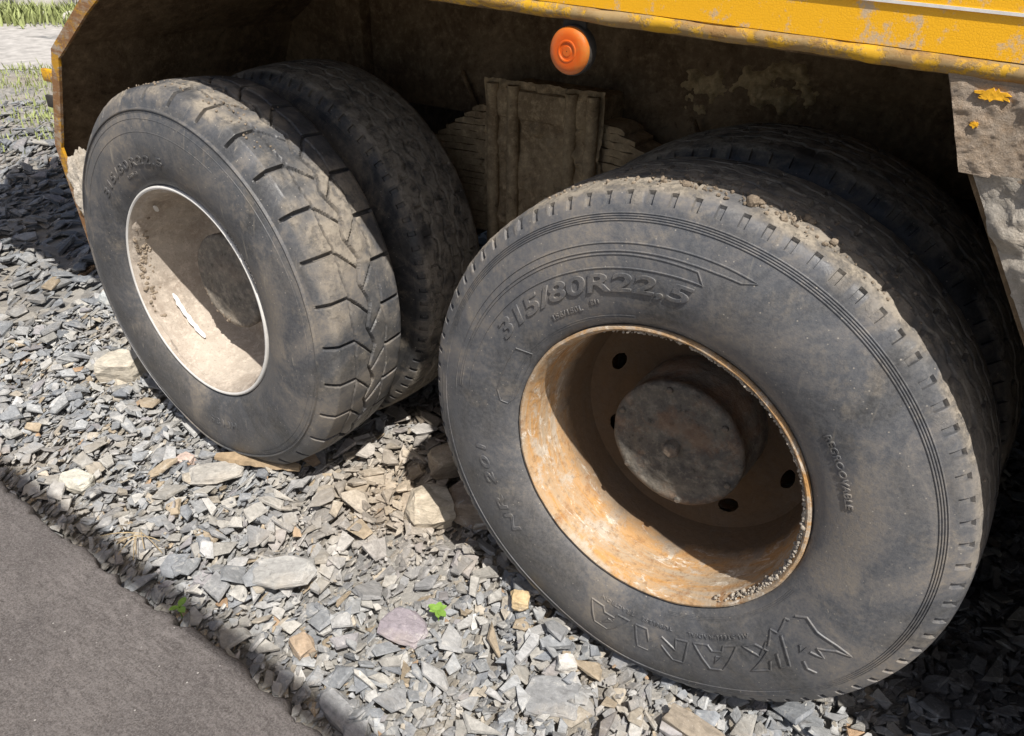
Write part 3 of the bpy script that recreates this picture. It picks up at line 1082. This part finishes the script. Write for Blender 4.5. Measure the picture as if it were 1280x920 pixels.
# ---- wheel-arch guards at both ends
def guard(name, path, y0, y1, fl, matp, mate, thick=.006):
    """a folded sheet along path (x,z), from y0 inwards to y1, with a face band of width fl on its near edge"""
    P = np.array(path)
    tan = np.gradient(P, axis=0); tan /= np.linalg.norm(tan, axis=1)[:, None]
    nor = np.stack([tan[:, 1], -tan[:, 0]], 1)
    b = bmesh.new()
    prev = None
    for (x, z), (nx_, nz_) in zip(P, nor):
        cur = [b.verts.new(c) for c in ((x, y0 + .004, z), (x, y1, z), (x + nx_ * thick, y1, z + nz_ * thick), (x + nx_ * thick, y0 + .004, z + nz_ * thick))]
        if prev:
            for m in range(4): b.faces.new((prev[m], prev[(m + 1) % 4], cur[(m + 1) % 4], cur[m]))
        else: b.faces.new(cur)
        prev = cur
    b.faces.new(prev[::-1])
    g_ = tp(name, b, matp)
    b = bmesh.new(); prev = None
    for (x, z), (nx_, nz_) in zip(P, nor):
        cur = [b.verts.new(c) for c in ((x - nx_ * .001, y0 - .004, z - nz_ * .001), (x - nx_ * .001, y0 + .004, z - nz_ * .001), (x + nx_ * fl, y0 + .004, z + nz_ * fl), (x + nx_ * fl, y0 - .004, z + nz_ * fl))]
        if prev:
            for m in range(4): b.faces.new((prev[m], prev[(m + 1) % 4], cur[(m + 1) % 4], cur[m]))
        else: b.faces.new(cur)
        prev = cur
    b.faces.new(prev[::-1])
    e = bm_obj('guard_edge', b, mate, g_)
    return g_


def dense(path, step=.03):
    out = []
    for (x0, z0), (x1, z1) in zip(path[:-1], path[1:]):
        n = max(1, int(math.hypot(x1 - x0, z1 - z0) / step))
        out += [(x0 + (x1 - x0) * k / n, z0 + (z1 - z0) * k / n) for k in range(n)]
    return out + [path[-1]]


# world plane y = -0.02 positions of the bend points
gl = guard('wheel_guard', dense([(-1.42, ztop(-1.4) + .03), (-1.673, 1.2404), (-1.8823, 1.1091), (-2.0146, .8285), (-1.975, .532), (-1.96, .36)]), 0.0, 2.4, -.036, M['under'], M['yellowrust'])
tp('bracket_tab', box_bm(-1.995, -1.925, .004, .02, 1.01, 1.045, .004), M['yellow'], 30)
tp('bracket_tab', box_bm(-2.015, -1.965, .006, .018, .935, .97, .003), M['darkmetal'], 30)
b = bmesh.new()
bmesh.ops.create_icosphere(b, subdivisions=6, radius=1)
P_ = np.array([v.co[:] for v in b.verts])
kk = .55 + .9 * fbm(P_ * 2.6 + 3, 6, 77)
P_ = P_ * kk[:, None] * np.array([.036, .05, .115])
P_[:, 2] += .69; P_[:, 1] += .035
P_[:, 0] += np.interp(P_[:, 2], [.532, .8285], [-1.975, -2.0146]) + .050
for v, q in zip(b.verts, P_): v.co = q
mc = tp('mud_clump', b, M['mudgrey'], 40)
# right-hand plate under the skirt and the muddy edge below it
pl = prism_xz([(.318, ztop(.318) + .004), (.72, ztop(.72) + .004), (.72, 1.155), (.362, 1.168)], SK - .002, SK + .012)
bmesh.ops.subdivide_edges(pl, edges=pl.edges[:], cuts=3, use_grid_fill=True)
plo = tp('corner_plate', pl, M['mudplate'], 30)
gr = guard('wheel_guard', dense([(.372, 1.172), (.484, .985), (.60, .80), (.68, .62), (.78, .30)]), SK + .006, 2.4, -.20, M['under'], M['mudgrey'])
def crust_sheet(U, Wd, Z, X, Yd):
    V_ = np.stack([X, Yd, Z], -1).reshape(-1, 3)
    nu_, nv_ = X.shape
    i_, j_ = np.meshgrid(np.arange(nu_ - 1), np.arange(nv_ - 1), indexing='ij')
    a_ = (i_ * nv_ + j_).ravel()
    return V_, np.stack([a_, a_ + 1, a_ + nv_ + 1, a_ + nv_], 1)


U, Vv = np.meshgrid(np.linspace(0, 1, 150), np.linspace(0, 1, 60), indexing='ij')
Zc = 1.172 - U * .62
Xl = np.interp(Zc, [.55, .80, .985, 1.172], [.70, .60, .484, .374]) + .002 + (fbm(np.stack([Zc * 40, 0 * Zc + 3., 0 * Zc + 1.], -1), 4, 2) - .5) * .024
Xc = Xl + Vv * .24
d = fbm(np.stack([Xc * 26, Zc * 20, 0 * Xc], -1), 5, 8)
V, Fq = crust_sheet(U, Vv, Zc, Xc, SK + .004 - .052 * np.maximum(0, d - .32) * np.minimum(1, Vv * 6 + .25))
mcr = tp('mud_crust', np_mesh('mud_crust', V, Fq, M['mudgrey'], 60))
# crust and flakes on the corner plate
U, Vv = np.meshgrid(np.linspace(0, 1, 130), np.linspace(0, 1, 70), indexing='ij')
Xc = .322 + .38 * U
z0 = 1.1665 - .03 * (Xc - .362)
Zc = z0 + .002 + (ztop(Xc) - .006 - z0) * Vv
Xc = np.maximum(Xc, .318 + (ztop(.318) - Zc) * .36 + .003)
d = fbm(np.stack([Xc * 95, Zc * 95, 0 * Xc + 5.], -1), 5, 18)
d2 = fbm(np.stack([Xc * 24, Zc * 24, 0 * Xc + 9.], -1), 3, 28)
V, Fq = crust_sheet(U, Vv, Zc, Xc, SK - .0025 - .0075 * np.maximum(0, d - .42) - .020 * np.maximum(0, d2 - .60) * (.4 + d))
tp('mud_crust', np_mesh('mud_crust', V, Fq, M['mudplate'], 60))
# scabs of yellow paint left on the plate
for cx_, cz_, w_, h_ in ((.372, 1.2605, .020, .008), (.418, 1.256, .008, .007), (.362, 1.226, .005, .004)):
    b = bmesh.new()
    n_ = 34
    pr_ = random.Random(int(cx_ * 1000))
    poly = [(cx_ + w_ * pr_.uniform(.5, 1.15) * math.cos(2 * PI * k / n_), cz_ + h_ * pr_.uniform(.45, 1.25) * math.sin(2 * PI * k / n_)) for k in range(n_)]
    tp('paint_scab', prism_xz(poly, SK - .0062, SK), M['flake'])

tp('shade_block', box_bm(.93, 2.6, SK + .01, 2.4, .22, 1.16, .06, seg=4), M['under'], 40)  # unseen block added out of view to darken the ground beside the tyre

# ---- amber side lamp
lx, lz = -.212, 1.2555
lamp = tp('side_lamp', np_mesh('t', [(0, 0, 0), (1, 0, 0), (1, 1, 0)], [(0, 1, 2)]))
bpy.data.objects.remove(lamp)
hs = revolve('side_lamp', [(.001, .026), (.033, .026), (.0365, .022), (.0375, .008), (.0368, .004), (.0355, .003), (.030, .004)], 56, M['darkmetal'], 40)
lamp = obj('side_lamp', hs, truck, (lx - TO[0], SK - TO[1], lz))
obj('lamp_lens', revolve('lamp_lens', [(.0008, -.0070), (.0075, -.0070), (.0085, -.0062), (.0125, -.0062), (.0135, -.0078), (.0155, -.0079), (.017, -.0070), (.024, -.0072), (.030, -.0055), (.0335, -.0025), (.0352, .001), (.0356, .006)], 56, M['amber'], 30), lamp)
obj('lamp_bracket', np_mesh('lamp_bracket', *(lambda V_: (V_, [(0, 1, 2, 3), (4, 7, 6, 5), (0, 4, 5, 1), (1, 5, 6, 2), (2, 6, 7, 3), (3, 7, 4, 0)]))(
    [(-.02, .012, .03), (.02, .012, .03), (.02, .012, .075), (-.02, .012, .075), (-.02, .018, .03), (.02, .018, .03), (.02, .018, .075), (-.02, .018, .075)]), M['darkmetal']), lamp)

# ------------------------------------------------------------------ slate gravel
def stone_proto(rg, thick):
    n = rg.integers(5, 8)
    a = np.sort(rg.uniform(0, 2 * PI, n) * .35 + np.arange(n) / n * 2 * PI * 1.0)
    rr = rg.uniform(.66, 1.15, n)
    pts = []
    tx, ty = rg.normal(0, .16, 2)
    for k in range(n):
        x, y = rr[k] * math.cos(a[k]), rr[k] * math.sin(a[k])
        s1, s2 = rg.uniform(.66, .98), rg.uniform(.70, 1.0)
        pts.append((x * s1, y * s1, thick * (1 + tx * x + ty * y + rg.normal(0, .06))))
        pts.append((x * s2, y * s2, -thick * rg.uniform(.75, 1.05)))
        if rg.random() < .5: pts.append((x * 1.03, y * 1.03, thick * rg.uniform(-.3, .4)))
    b = bmesh.new()
    for q in pts: b.verts.new(q)
    r = bmesh.ops.convex_hull(b, input=b.verts)
    dead = [v for v in b.verts if not v.link_faces]
    for v in dead: b.verts.remove(v)
    bmesh.ops.triangulate(b, faces=b.faces)
    b.verts.index_update()
    V = np.array([v.co[:] for v in b.verts]); F = np.array([[v.index for v in f.verts] for f in b.faces])
    b.free()
    return V, F


prg = np.random.default_rng(5)
PROTO = [stone_proto(prg, prg.uniform(.07, .17)) for _ in range(70)]
PAL = np.array([(.25, .265, .285), (.31, .325, .34), (.37, .38, .385), (.29, .295, .30), (.43, .43, .425), (.36, .35, .325), (.46, .445, .41), (.45, .405, .335), (.41, .335, .24), (.50, .495, .475), (.33, .32, .33), (.50, .49, .46), (.47, .32, .20)])
PW = np.array([11, 15, 16, 10, 13, 9, 9, 6, 3.0, 8, 4, 1.6, .8]); PW /= PW.sum()
PWF = np.array([22, 20, 10, 16, 6, 5, 3, 1.5, .8, 2.5, 5, .6, .2]); PWF /= PWF.sum()  # far gravel weighted to darker tones, putting truck shade into its colour


def under_tyre(x, y):
    """height of the lowest tyre surface above the point (or a large number)"""
    h = 9.0
    for cx, oy in ((0, 0), (-WB, Y2)):
        if (oy - .03 < y < oy + .285) or (oy + .315 < y < oy + .63):
            d = RT * RT - (x - cx) ** 2
            if d > 0: h = min(h, max(.0, ZC - math.sqrt(d)))
    return h


KEEP = []      # (x, y, radius): room for the big stones placed by hand


def gravel(name, x0, x1, y0, y1, n, smin, smax, mean, cell, seed, mask=None, start=-.045, pw=None, zmax=.055, single=0, fines=0):
    rg = np.random.default_rng(seed)
    nx_, ny_ = int((x1 - x0) / cell) + 1, int((y1 - y0) / cell) + 1
    gx, gy = np.meshgrid(np.arange(nx_) * cell + x0, np.arange(ny_) * cell + y0, indexing='ij')
    H = start + .018 * (fbm(np.stack([gx * 3, gy * 3, 0 * gx], -1), 3, seed) - .5)
    ST = []
    size = np.clip(np.exp(rg.normal(math.log(mean), .52, n)), smin, smax)
    # small first (they sift down), some small ones last
    order = np.argsort(size + rg.normal(0, mean * 1.1, n))
    size = size[order]
    if fines:
        size = np.concatenate([size, rg.uniform(.008, .018, fines)]); nm = n; n = n + fines
    else: nm = n
    X = rg.uniform(x0, x1, n); Y = rg.uniform(y0, y1, n)
    pi_ = rg.integers(0, len(PROTO), n); rz = rg.uniform(0, 2 * PI, n)
    asp = rg.uniform(.42, .92, n)
    ci = rg.choice(len(PAL), n, p=PW if pw is None else pw)
    cj = rg.normal(1, .13, n)
    tj = rg.normal(0, .09, (n, 2))
    for k in range(n):
        s = size[k] * .5; x, y = X[k], Y[k]
        if mask is not None and not mask(x, y): continue
        hw = max(2, int(s * 1.0 / cell))
        i, j = int((x - x0) / cell), int((y - y0) / cell)
        i0, i1, j0, j1 = max(0, i - hw), min(nx_, i + hw + 1), max(0, j - hw), min(ny_, j + hw + 1)
        if i1 - i0 < 3 or j1 - j0 < 3: continue
        h = H[i0:i1, j0:j1]
        if k >= nm and h.mean() > H[max(0, i - 7):i + 8, max(0, j - 7):j + 8].mean() - .0025: continue
        px = gx[i0:i1, j0:j1] - x; py = gy[i0:i1, j0:j1] - y
        m0 = h.mean()
        sx = (px * px).sum(); sy = (py * py).sum()
        a = float((h * px).sum() / sx); b_ = float((h * py).sum() / sy)
        a = min(.6, max(-.6, a + tj[k, 0])); b_ = min(.6, max(-.6, b_ + tj[k, 1]))
        res = h - (m0 + a * px + b_ * py)
        lift = m0 + .30 * float(res.max())
        V, F = PROTO[pi_[k]]
        c, sn = math.cos(rz[k]), math.sin(rz[k])
        lx_ = V[:, 0] * s; ly_ = V[:, 1] * s * asp[k]
        wx = c * lx_ - sn * ly_; wy = sn * lx_ + c * ly_
        tz = V[:, 2] * s * (1.0 if s < .03 else .85)
        half = float(tz.max())
        zc_ = lift + half * .8
        if zc_ + half * .5 > under_tyre(x, y) + .004: continue
        if zc_ > zmax: continue
        wz = zc_ + tz + a * wx + b_ * wy
        SV = np.stack([x + wx - a * tz, y + wy - b_ * tz, wz], 1)
        col = PAL[ci[k]] * cj[k] * (.90 if pw is None else .72)  # colour factor also darkens the far gravel for its shade
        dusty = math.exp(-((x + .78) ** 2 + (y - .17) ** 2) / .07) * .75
        shade_mix = .8 * min(1, max(0, (y - .12) / .25)) * (1 if (x > .25 or y > .4) and x > -1.9 else 0)
        col = col * (1 - shade_mix) + np.array((.105, .085, .066)) * shade_mix
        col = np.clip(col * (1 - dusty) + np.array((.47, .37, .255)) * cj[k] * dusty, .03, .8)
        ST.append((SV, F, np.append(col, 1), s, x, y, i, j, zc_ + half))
        foot = (px * px + py * py) < (s * .82) ** 2
        top = zc_ + half * .85 + a * px + b_ * py
        H[i0:i1, j0:j1] = np.where(foot, np.maximum(h, top), h)
    # the largest chips lying open on top are pieces of their own
    pick = set()
    if single:
        sc_ = []
        for q, t_ in enumerate(ST):
            dist = math.dist((t_[4], t_[5], 0), cam.location)
            shown = t_[8] > H[t_[6], t_[7]] - .004 and t_[5] < .55 and -2.6 < t_[4] < .75
            sc_.append(t_[3] / dist if shown else 0)
        pick = set(int(q) for q in np.argsort(sc_)[::-1][:single])
        for q in sorted(pick):
            SV, SF, c4 = ST[q][:3]
            cen = SV.mean(0)
            cm = np_mesh('slate_chip', SV - cen, SF, M['stone_piece'], None, {'col': ('FLOAT_COLOR', np.broadcast_to(c4, (len(SV), 4)))})
            obj('slate_chip', cm, g, tuple(cen))
    VV, FF, CC = [], [], []
    base = 0
    for q, t_ in enumerate(ST):
        if q in pick: continue
        VV.append(t_[0]); FF.append(t_[1] + base); base += len(t_[0])
        CC.append(np.broadcast_to(t_[2], (len(t_[0]), 4)))
    me = np_mesh(name, np.concatenate(VV), np.concatenate(FF), M['stone'], None, {'col': ('FLOAT_COLOR', np.concatenate(CC))})
    o = obj(name, me)
    tag(o, kind='stuff')
    return o, (H, x0, y0, cell)


def near_mask(x, y):
    if y < SE + .004: return False
    for kx, ky, kr in KEEP:
        if (x - kx) ** 2 + (y - ky) ** 2 < (kr * .6) ** 2: return False
    return True


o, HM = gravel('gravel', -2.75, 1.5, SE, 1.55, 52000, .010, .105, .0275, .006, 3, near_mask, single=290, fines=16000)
tag(o, 'grey slate gravel chips spread under and beside the truck', 'gravel')
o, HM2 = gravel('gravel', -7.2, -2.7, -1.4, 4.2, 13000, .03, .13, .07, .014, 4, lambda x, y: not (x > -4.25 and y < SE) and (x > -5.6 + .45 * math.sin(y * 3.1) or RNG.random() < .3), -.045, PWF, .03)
tag(o, 'grey slate gravel beyond the left wheel guard, half in the truck shadow', 'gravel')
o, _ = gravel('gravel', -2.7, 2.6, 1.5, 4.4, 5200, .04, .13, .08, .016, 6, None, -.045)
tag(o, 'dark slate gravel in the shade under the truck body', 'gravel')


def hgt(x, y):
    H, x0, y0, c = HM if x > -2.74 else HM2
    i = int((x - x0) / c); j = int((y - y0) / c)
    i = min(max(i, 1), H.shape[0] - 2); j = min(max(j, 1), H.shape[1] - 2)
    return float(H[i - 1:i + 2, j - 1:j + 2].mean())


# ------------------------------------------------------------------ single stones that stand out
def rock(name, label, cat, x, y, size, col, rz=0, tilt=(0, 0), seed=1, chip=True, dz=0, group=None):
    rg = np.random.default_rng(seed)
    b = bmesh.new()
    bmesh.ops.create_cube(b, size=1)
    bmesh.ops.subdivide_edges(b, edges=b.edges[:], cuts=1, use_grid_fill=True)
    for v in b.verts:
        v.co.x += rg.normal(0, .08); v.co.y += rg.normal(0, .09); v.co.z += rg.normal(0, .05)
        d = v.co.length
        v.co *= 1 - .22 * max(0, d - .60) / .25
    if chip: bmesh.ops.bevel(b, geom=[e for e in b.edges if e.is_manifold and e.calc_face_angle(0) > .5], offset=.035, segments=1, affect='EDGES')
    bmesh.ops.triangulate(b, faces=b.faces)
    bmesh.ops.subdivide_edges(b, edges=b.edges[:], cuts=2, use_grid_fill=True)
    bmesh.ops.triangulate(b, faces=b.faces)
    dn = fbm(np.array([v.co[:] for v in b.verts]) * np.array([5, 5, 9]) + seed * 3.7, 4, 9) - .5
    for v, q_ in zip(b.verts, dn): v.co *= 1 + .22 * q_
    for v in b.verts:
        v.co = Vector((v.co.x * size[0], v.co.y * size[1], v.co.z * size[2]))
    me = bpy.data.meshes.new(name)
    bmesh.ops.recalc_face_normals(b, faces=b.faces)
    b.to_mesh(me); b.free()
    me.materials.append(M['stone'])
    a = me.attributes.new('col', 'FLOAT_COLOR', 'POINT')
    a.data.foreach_set('color', np.tile(np.array([*col, 1], dtype=np.float32), len(me.vertices)))
    o = obj(name, me, None, (x, y, hgt(x, y) + size[2] * .30 + dz))
    o.rotation_euler = (tilt[0], tilt[1], rz)
    return tag(o, label, cat, group)


TAN = (.50, .43, .33)
rock('stone_block', 'cream block of stone lodged against the mud filled wheel', 'stone', -2.06, .03, (.17, .12, .11), (.56, .51, .42), .5, (.05, -.1), 1)
rock('stone_block', 'tan squared block of stone chocked between the two wheels', 'stone', -.66, .10, (.13, .115, .10), TAN, .95, (.0, .12), 2, dz=.01)
rock('stone_block', 'brown flat block lying in the shade beside the rusty rimmed wheel', 'stone', -.565, .21, (.20, .16, .09), (.33, .25, .18), .35, (.1, -.1), 3, dz=.01)
rock('stone_block', 'tan angular stone half shaded behind the squared block', 'stone', -.735, .27, (.14, .09, .085), (.45, .36, .26), 1.1, (.1, .1), 4)
rock('pale_stone', 'small white stone near the concrete edge', 'stone', -1.585, -.395, (.10, .065, .045), (.62, .60, .52), .3, (.05, .05), 5)
rock('pale_stone', 'little white pebble lying close to the broad slate slab', 'stone', -.09, -.115, (.045, .038, .03), (.60, .58, .54), .8, (.1, .1), 6)
rock('slate_slab', 'broad flat grey slate slab in front of the rusty rimmed wheel', 'slate', -.075, -.185, (.13, .105, .035), (.26, .265, .27), .5, (.12, .06), 7)
rock('slate_slab', 'flat mauve slate slab below the green seedling', 'slate', -.46, -.235, (.12, .08, .03), (.31, .275, .30), .2, (.1, .05), 8)
rock('slate_slab', 'large layered grey slate lying midway between seedling and concrete', 'slate', -.79, -.30, (.15, .10, .03), (.38, .375, .36), .6, (.08, -.05), 9)
rock('slate_slab', 'long dark slate wedge lying along the concrete edge', 'slate', -.42, -.47, (.13, .055, .035), (.30, .305, .31), -.15, (.2, .05), 10)
rock('slate_slab', 'long leaning shard of slate against the foot of the rusty rimmed wheel', 'slate', .20, -.085, (.15, .05, .035), (.30, .255, .20), .0, (.2, .12), 11, dz=.0)
rock('orange_stone', 'orange stained stone by the shaded concrete edge', 'stone', -.60, -.415, (.065, .05, .035), (.43, .33, .235), -.3, (.1, .1), 12)
rock('orange_stone', 'ochre cube shaped chip beside the rusty rimmed wheel', 'stone', -.28, -.02, (.05, .045, .04), (.56, .42, .24), .5, (.2, .1), 13)
rock('slate_slab', 'pale ribbed slate slab in front of the mud filled wheel', 'slate', -1.29, -.135, (.15, .085, .03), (.40, .38, .345), 1.0, (.1, .08), 14)
rock('pale_stone', 'pinkish rounded stone on the gravel before the mud filled wheel', 'stone', -1.44, -.14, (.06, .05, .04), (.55, .43, .37), .2, (.1, .1), 15)
rock('pale_stone', 'pale blue grey stone in the truck shadow past the guard', 'stone', -2.62, .33, (.12, .08, .06), (.50, .53, .53), .3, (.1, .1), 16)

# a splinter of wood lying in front of the left wheel
b = bmesh.new()
L = 16
ring = []
wr = random.Random(2)
for i in range(L + 1):
    u = i / L
    w_ = .026 * (1 - .75 * abs(u * 2 - 1) ** 2.2) + wr.uniform(-.003, .003)
    x = (u - .5) * .27
    bend = .012 * math.sin(u * 3)
    ring.append([b.verts.new((x, bend + s * w_, zz + wr.uniform(-.002, .002))) for s, zz in ((-1, 0), (-.8, .012), (.7, .015), (1, .002))])
for p, q in zip(ring[:-1], ring[1:]):
    for m in range(4): b.faces.new((p[m], p[(m + 1) % 4], q[(m + 1) % 4], q[m]))
b.faces.new(ring[0]); b.faces.new(ring[-1][::-1])
wd = bm_obj('wood_splinter', b, M['wood'], None, (-1.215, -.045, hgt(-1.2, -.045) + .012))
wd.rotation_euler = (.1, 0, .42)
tag(wd, 'brown splinter of old wood lying before the mud filled wheel', 'wood')


# weeds
def weed(x, y, n, size, label, tall=0.0, seed=1):
    rg = random.Random(seed)
    e = bpy.data.objects.new('weed', None)
    e.location = (x, y, hgt(x, y) + .004); link(e)
    tag(e, label, 'plant')
    b = bmesh.new()
    bmesh.ops.create_cone(b, cap_ends=True, segments=6, radius1=.0018, radius2=.0012, depth=.03 + tall)
    for v in b.verts: v.co.z += .01 + tall / 2
    bm_obj('stem', b, M['leafgreen'], e)
    for k in range(n):
        a = 2 * PI * k / n + rg.uniform(-.3, .3)
        ln = size * rg.uniform(.8, 1.15)
        V_, F_ = [], []
        for i in range(7):
            u = i / 6
            w_ = ln * .30 * math.sin(PI * min(1, u * .96 + .04)) ** .8 + .0006
            z = .022 + tall * .8 + ln * (.45 * u - .35 * u * u)
            for s, dz in ((-1, .004), (0, 0), (1, .004)):
                V_.append((u * ln * math.cos(a) - s * w_ * math.sin(a), u * ln * math.sin(a) + s * w_ * math.cos(a), z + dz * (ln / .03) * .6))
        for i in range(6):
            for j in range(2): F_.append((i * 3 + j, i * 3 + j + 1, i * 3 + j + 4, i * 3 + j + 3))
        obj('leaf', np_mesh('leaf', V_, F_, M['leafgreen'], 60), e)
    return e


weed(-.412, -.165, 6, .026, 'tiny bright green seedling growing in the sunlit gravel', .008, 1)
weed(-.905, -.515, 3, .028, 'small green shoot growing at the shaded concrete edge', .012, 3)
# dry stalks
def straw_tuft(x, y, label, seed):
    rg = random.Random(seed)
    b = bmesh.new()
    for k in range(9):
        a = rg.uniform(0, 2 * PI); ln = rg.uniform(.05, .13)
        p0 = Vector((rg.uniform(-.01, .01), rg.uniform(-.01, .01), .002)); 
        d = Vector((math.cos(a), math.sin(a), rg.uniform(.1, .4))).normalized()
        sd = d.cross(Vector((0, 0, 1))).normalized() * .0012
        pr = None
        for i in range(6):
            u = i / 5
            c = p0 + d * ln * u + Vector((0, 0, -.03 * u * u))
            cur = [b.verts.new(c + sd), b.verts.new(c + Vector((0, 0, .0018))), b.verts.new(c - sd)]
            if pr:
                for m in range(3): b.faces.new((pr[m], pr[(m + 1) % 3], cur[(m + 1) % 3], cur[m]))
            pr = cur
    o = bm_obj('dry_grass', b, M['straw'], None, (x, y, hgt(x, y) + .012))
    return tag(o, label, 'dry grass')


straw_tuft(-1.21, -.43, 'wisp of dry straw on the gravel near the concrete edge', 5)

# ------------------------------------------------------------------ grass and boulders beyond
def grass(name, label, spots, n, hmin, hmax, seed):
    rg = np.random.default_rng(seed)
    VV, FF = [], []
    for k in range(n):
        cx, cy, sx, sy = spots[rg.integers(0, len(spots))]
        x, y = rg.normal(cx, sx), rg.normal(cy, sy)
        z = float(terrain(np.array(x), np.array(y))) + .02
        h = rg.uniform(hmin, hmax); a = rg.uniform(0, 2 * PI); w_ = h * .06 + .003
        ln = rg.uniform(.1, .8) * h
        dx, dy = math.cos(a), math.sin(a)
        i = len(VV)
        VV += [(x - dy * w_, y + dx * w_, z), (x + dy * w_, y - dx * w_, z), (x + dx * ln * .4 + dy * w_ * .7, y + dy * ln * .4 - dx * w_ * .7, z + h * .6), (x + dx * ln * .4 - dy * w_ * .7, y + dy * ln * .4 + dx * w_ * .7, z + h * .6),
               (x + dx * ln, y + dy * ln, z + h), (x + dx * ln + .001, y + dy * ln, z + h)]
        FF += [(i, i + 1, i + 2, i + 3), (i + 3, i + 2, i + 5, i + 4)]
    o = obj(name, np_mesh(name, VV, FF, M['grass']))
    return tag(o, label, 'grass', kind='stuff')


def on_strip(s, u): 
    P = ta + (tb - ta) * u + along * s
    return P.x, P.y


rs = np.random.default_rng(8)
sp = [(rs.uniform(-8.9, -5.6), rs.uniform(.6, 4.4), rs.uniform(.08, .3), rs.uniform(.08, .3)) for _ in range(60)]
grass('grass', 'sparse green grass sprouting through the gravel before the track', sp, 6500, .02, .07, 1)
sp = []
for _ in range(90):
    s = rs.uniform(-9, 12); u = 1.02 + rs.exponential(.18)
    x, y = on_strip(s, u); sp.append((x, y, .25, .25))
grass('grass', 'tall green grass growing on the far side of the pale track', sp, 13000, .08, .26, 2)
bl = [('pale grey boulder among the tall grass beside the track', 1.45, 1.3, .5), ('broad flat pale boulder behind the tall grass', 1.7, .2, .75),
      ('cracked pale boulder at the grassy bank past the track', 1.55, 2.3, .6), ('small rounded boulder in the grassy bank past the track', 1.35, -.6, .35)]
for k, (lb, u, s, sz) in enumerate(bl):
    x, y = on_strip(s, u)
    b = bmesh.new()
    bmesh.ops.create_icosphere(b, subdivisions=4, radius=1)
    for v in b.verts:
        c = np.array(v.co)
        kk = .7 + .5 * float(fbm(c * 1.4 + k * 9, 4, 3))
        v.co = Vector((v.co.x * sz * kk, v.co.y * sz * kk * .8, v.co.z * sz * kk * .6))
    o = bm_obj('boulder', b, M['boulder'], None, (x, y, float(terrain(np.array(x), np.array(y))) + sz * .2), 35)
    tag(o, lb, 'boulder')

bme = None
rb = np.random.default_rng(21)
for k in range(12):
    u = 1.06 + rb.exponential(.22); sd = rb.uniform(-1.5, 2.5)
    x, y = on_strip(sd, u)
    if bme is None or k % 6 == 0:
        b = bmesh.new()
        bmesh.ops.create_icosphere(b, subdivisions=3, radius=1)
        P_ = np.array([v.co[:] for v in b.verts])
        kk = .62 + .7 * fbm(P_ * 1.6 + k * 5, 4, 13)
        for v, q in zip(b.verts, kk): v.co = Vector((v.co.x * q, v.co.y * q * .8, v.co.z * q * .6))
        bme = bpy.data.meshes.new('rock'); b.to_mesh(bme); b.free(); bme.materials.append(M['boulder'])
    o = obj('rock', bme, None, (x, y, float(terrain(np.array(x), np.array(y))) + .05))
    z_ = rb.uniform(.12, .34); o.scale = (z_, z_, z_); o.rotation_euler = (0, 0, rb.uniform(0, 6))
    tag(o, 'small pale broken rock among the grass on the far bank', 'rock', 'broken rocks on the far bank')
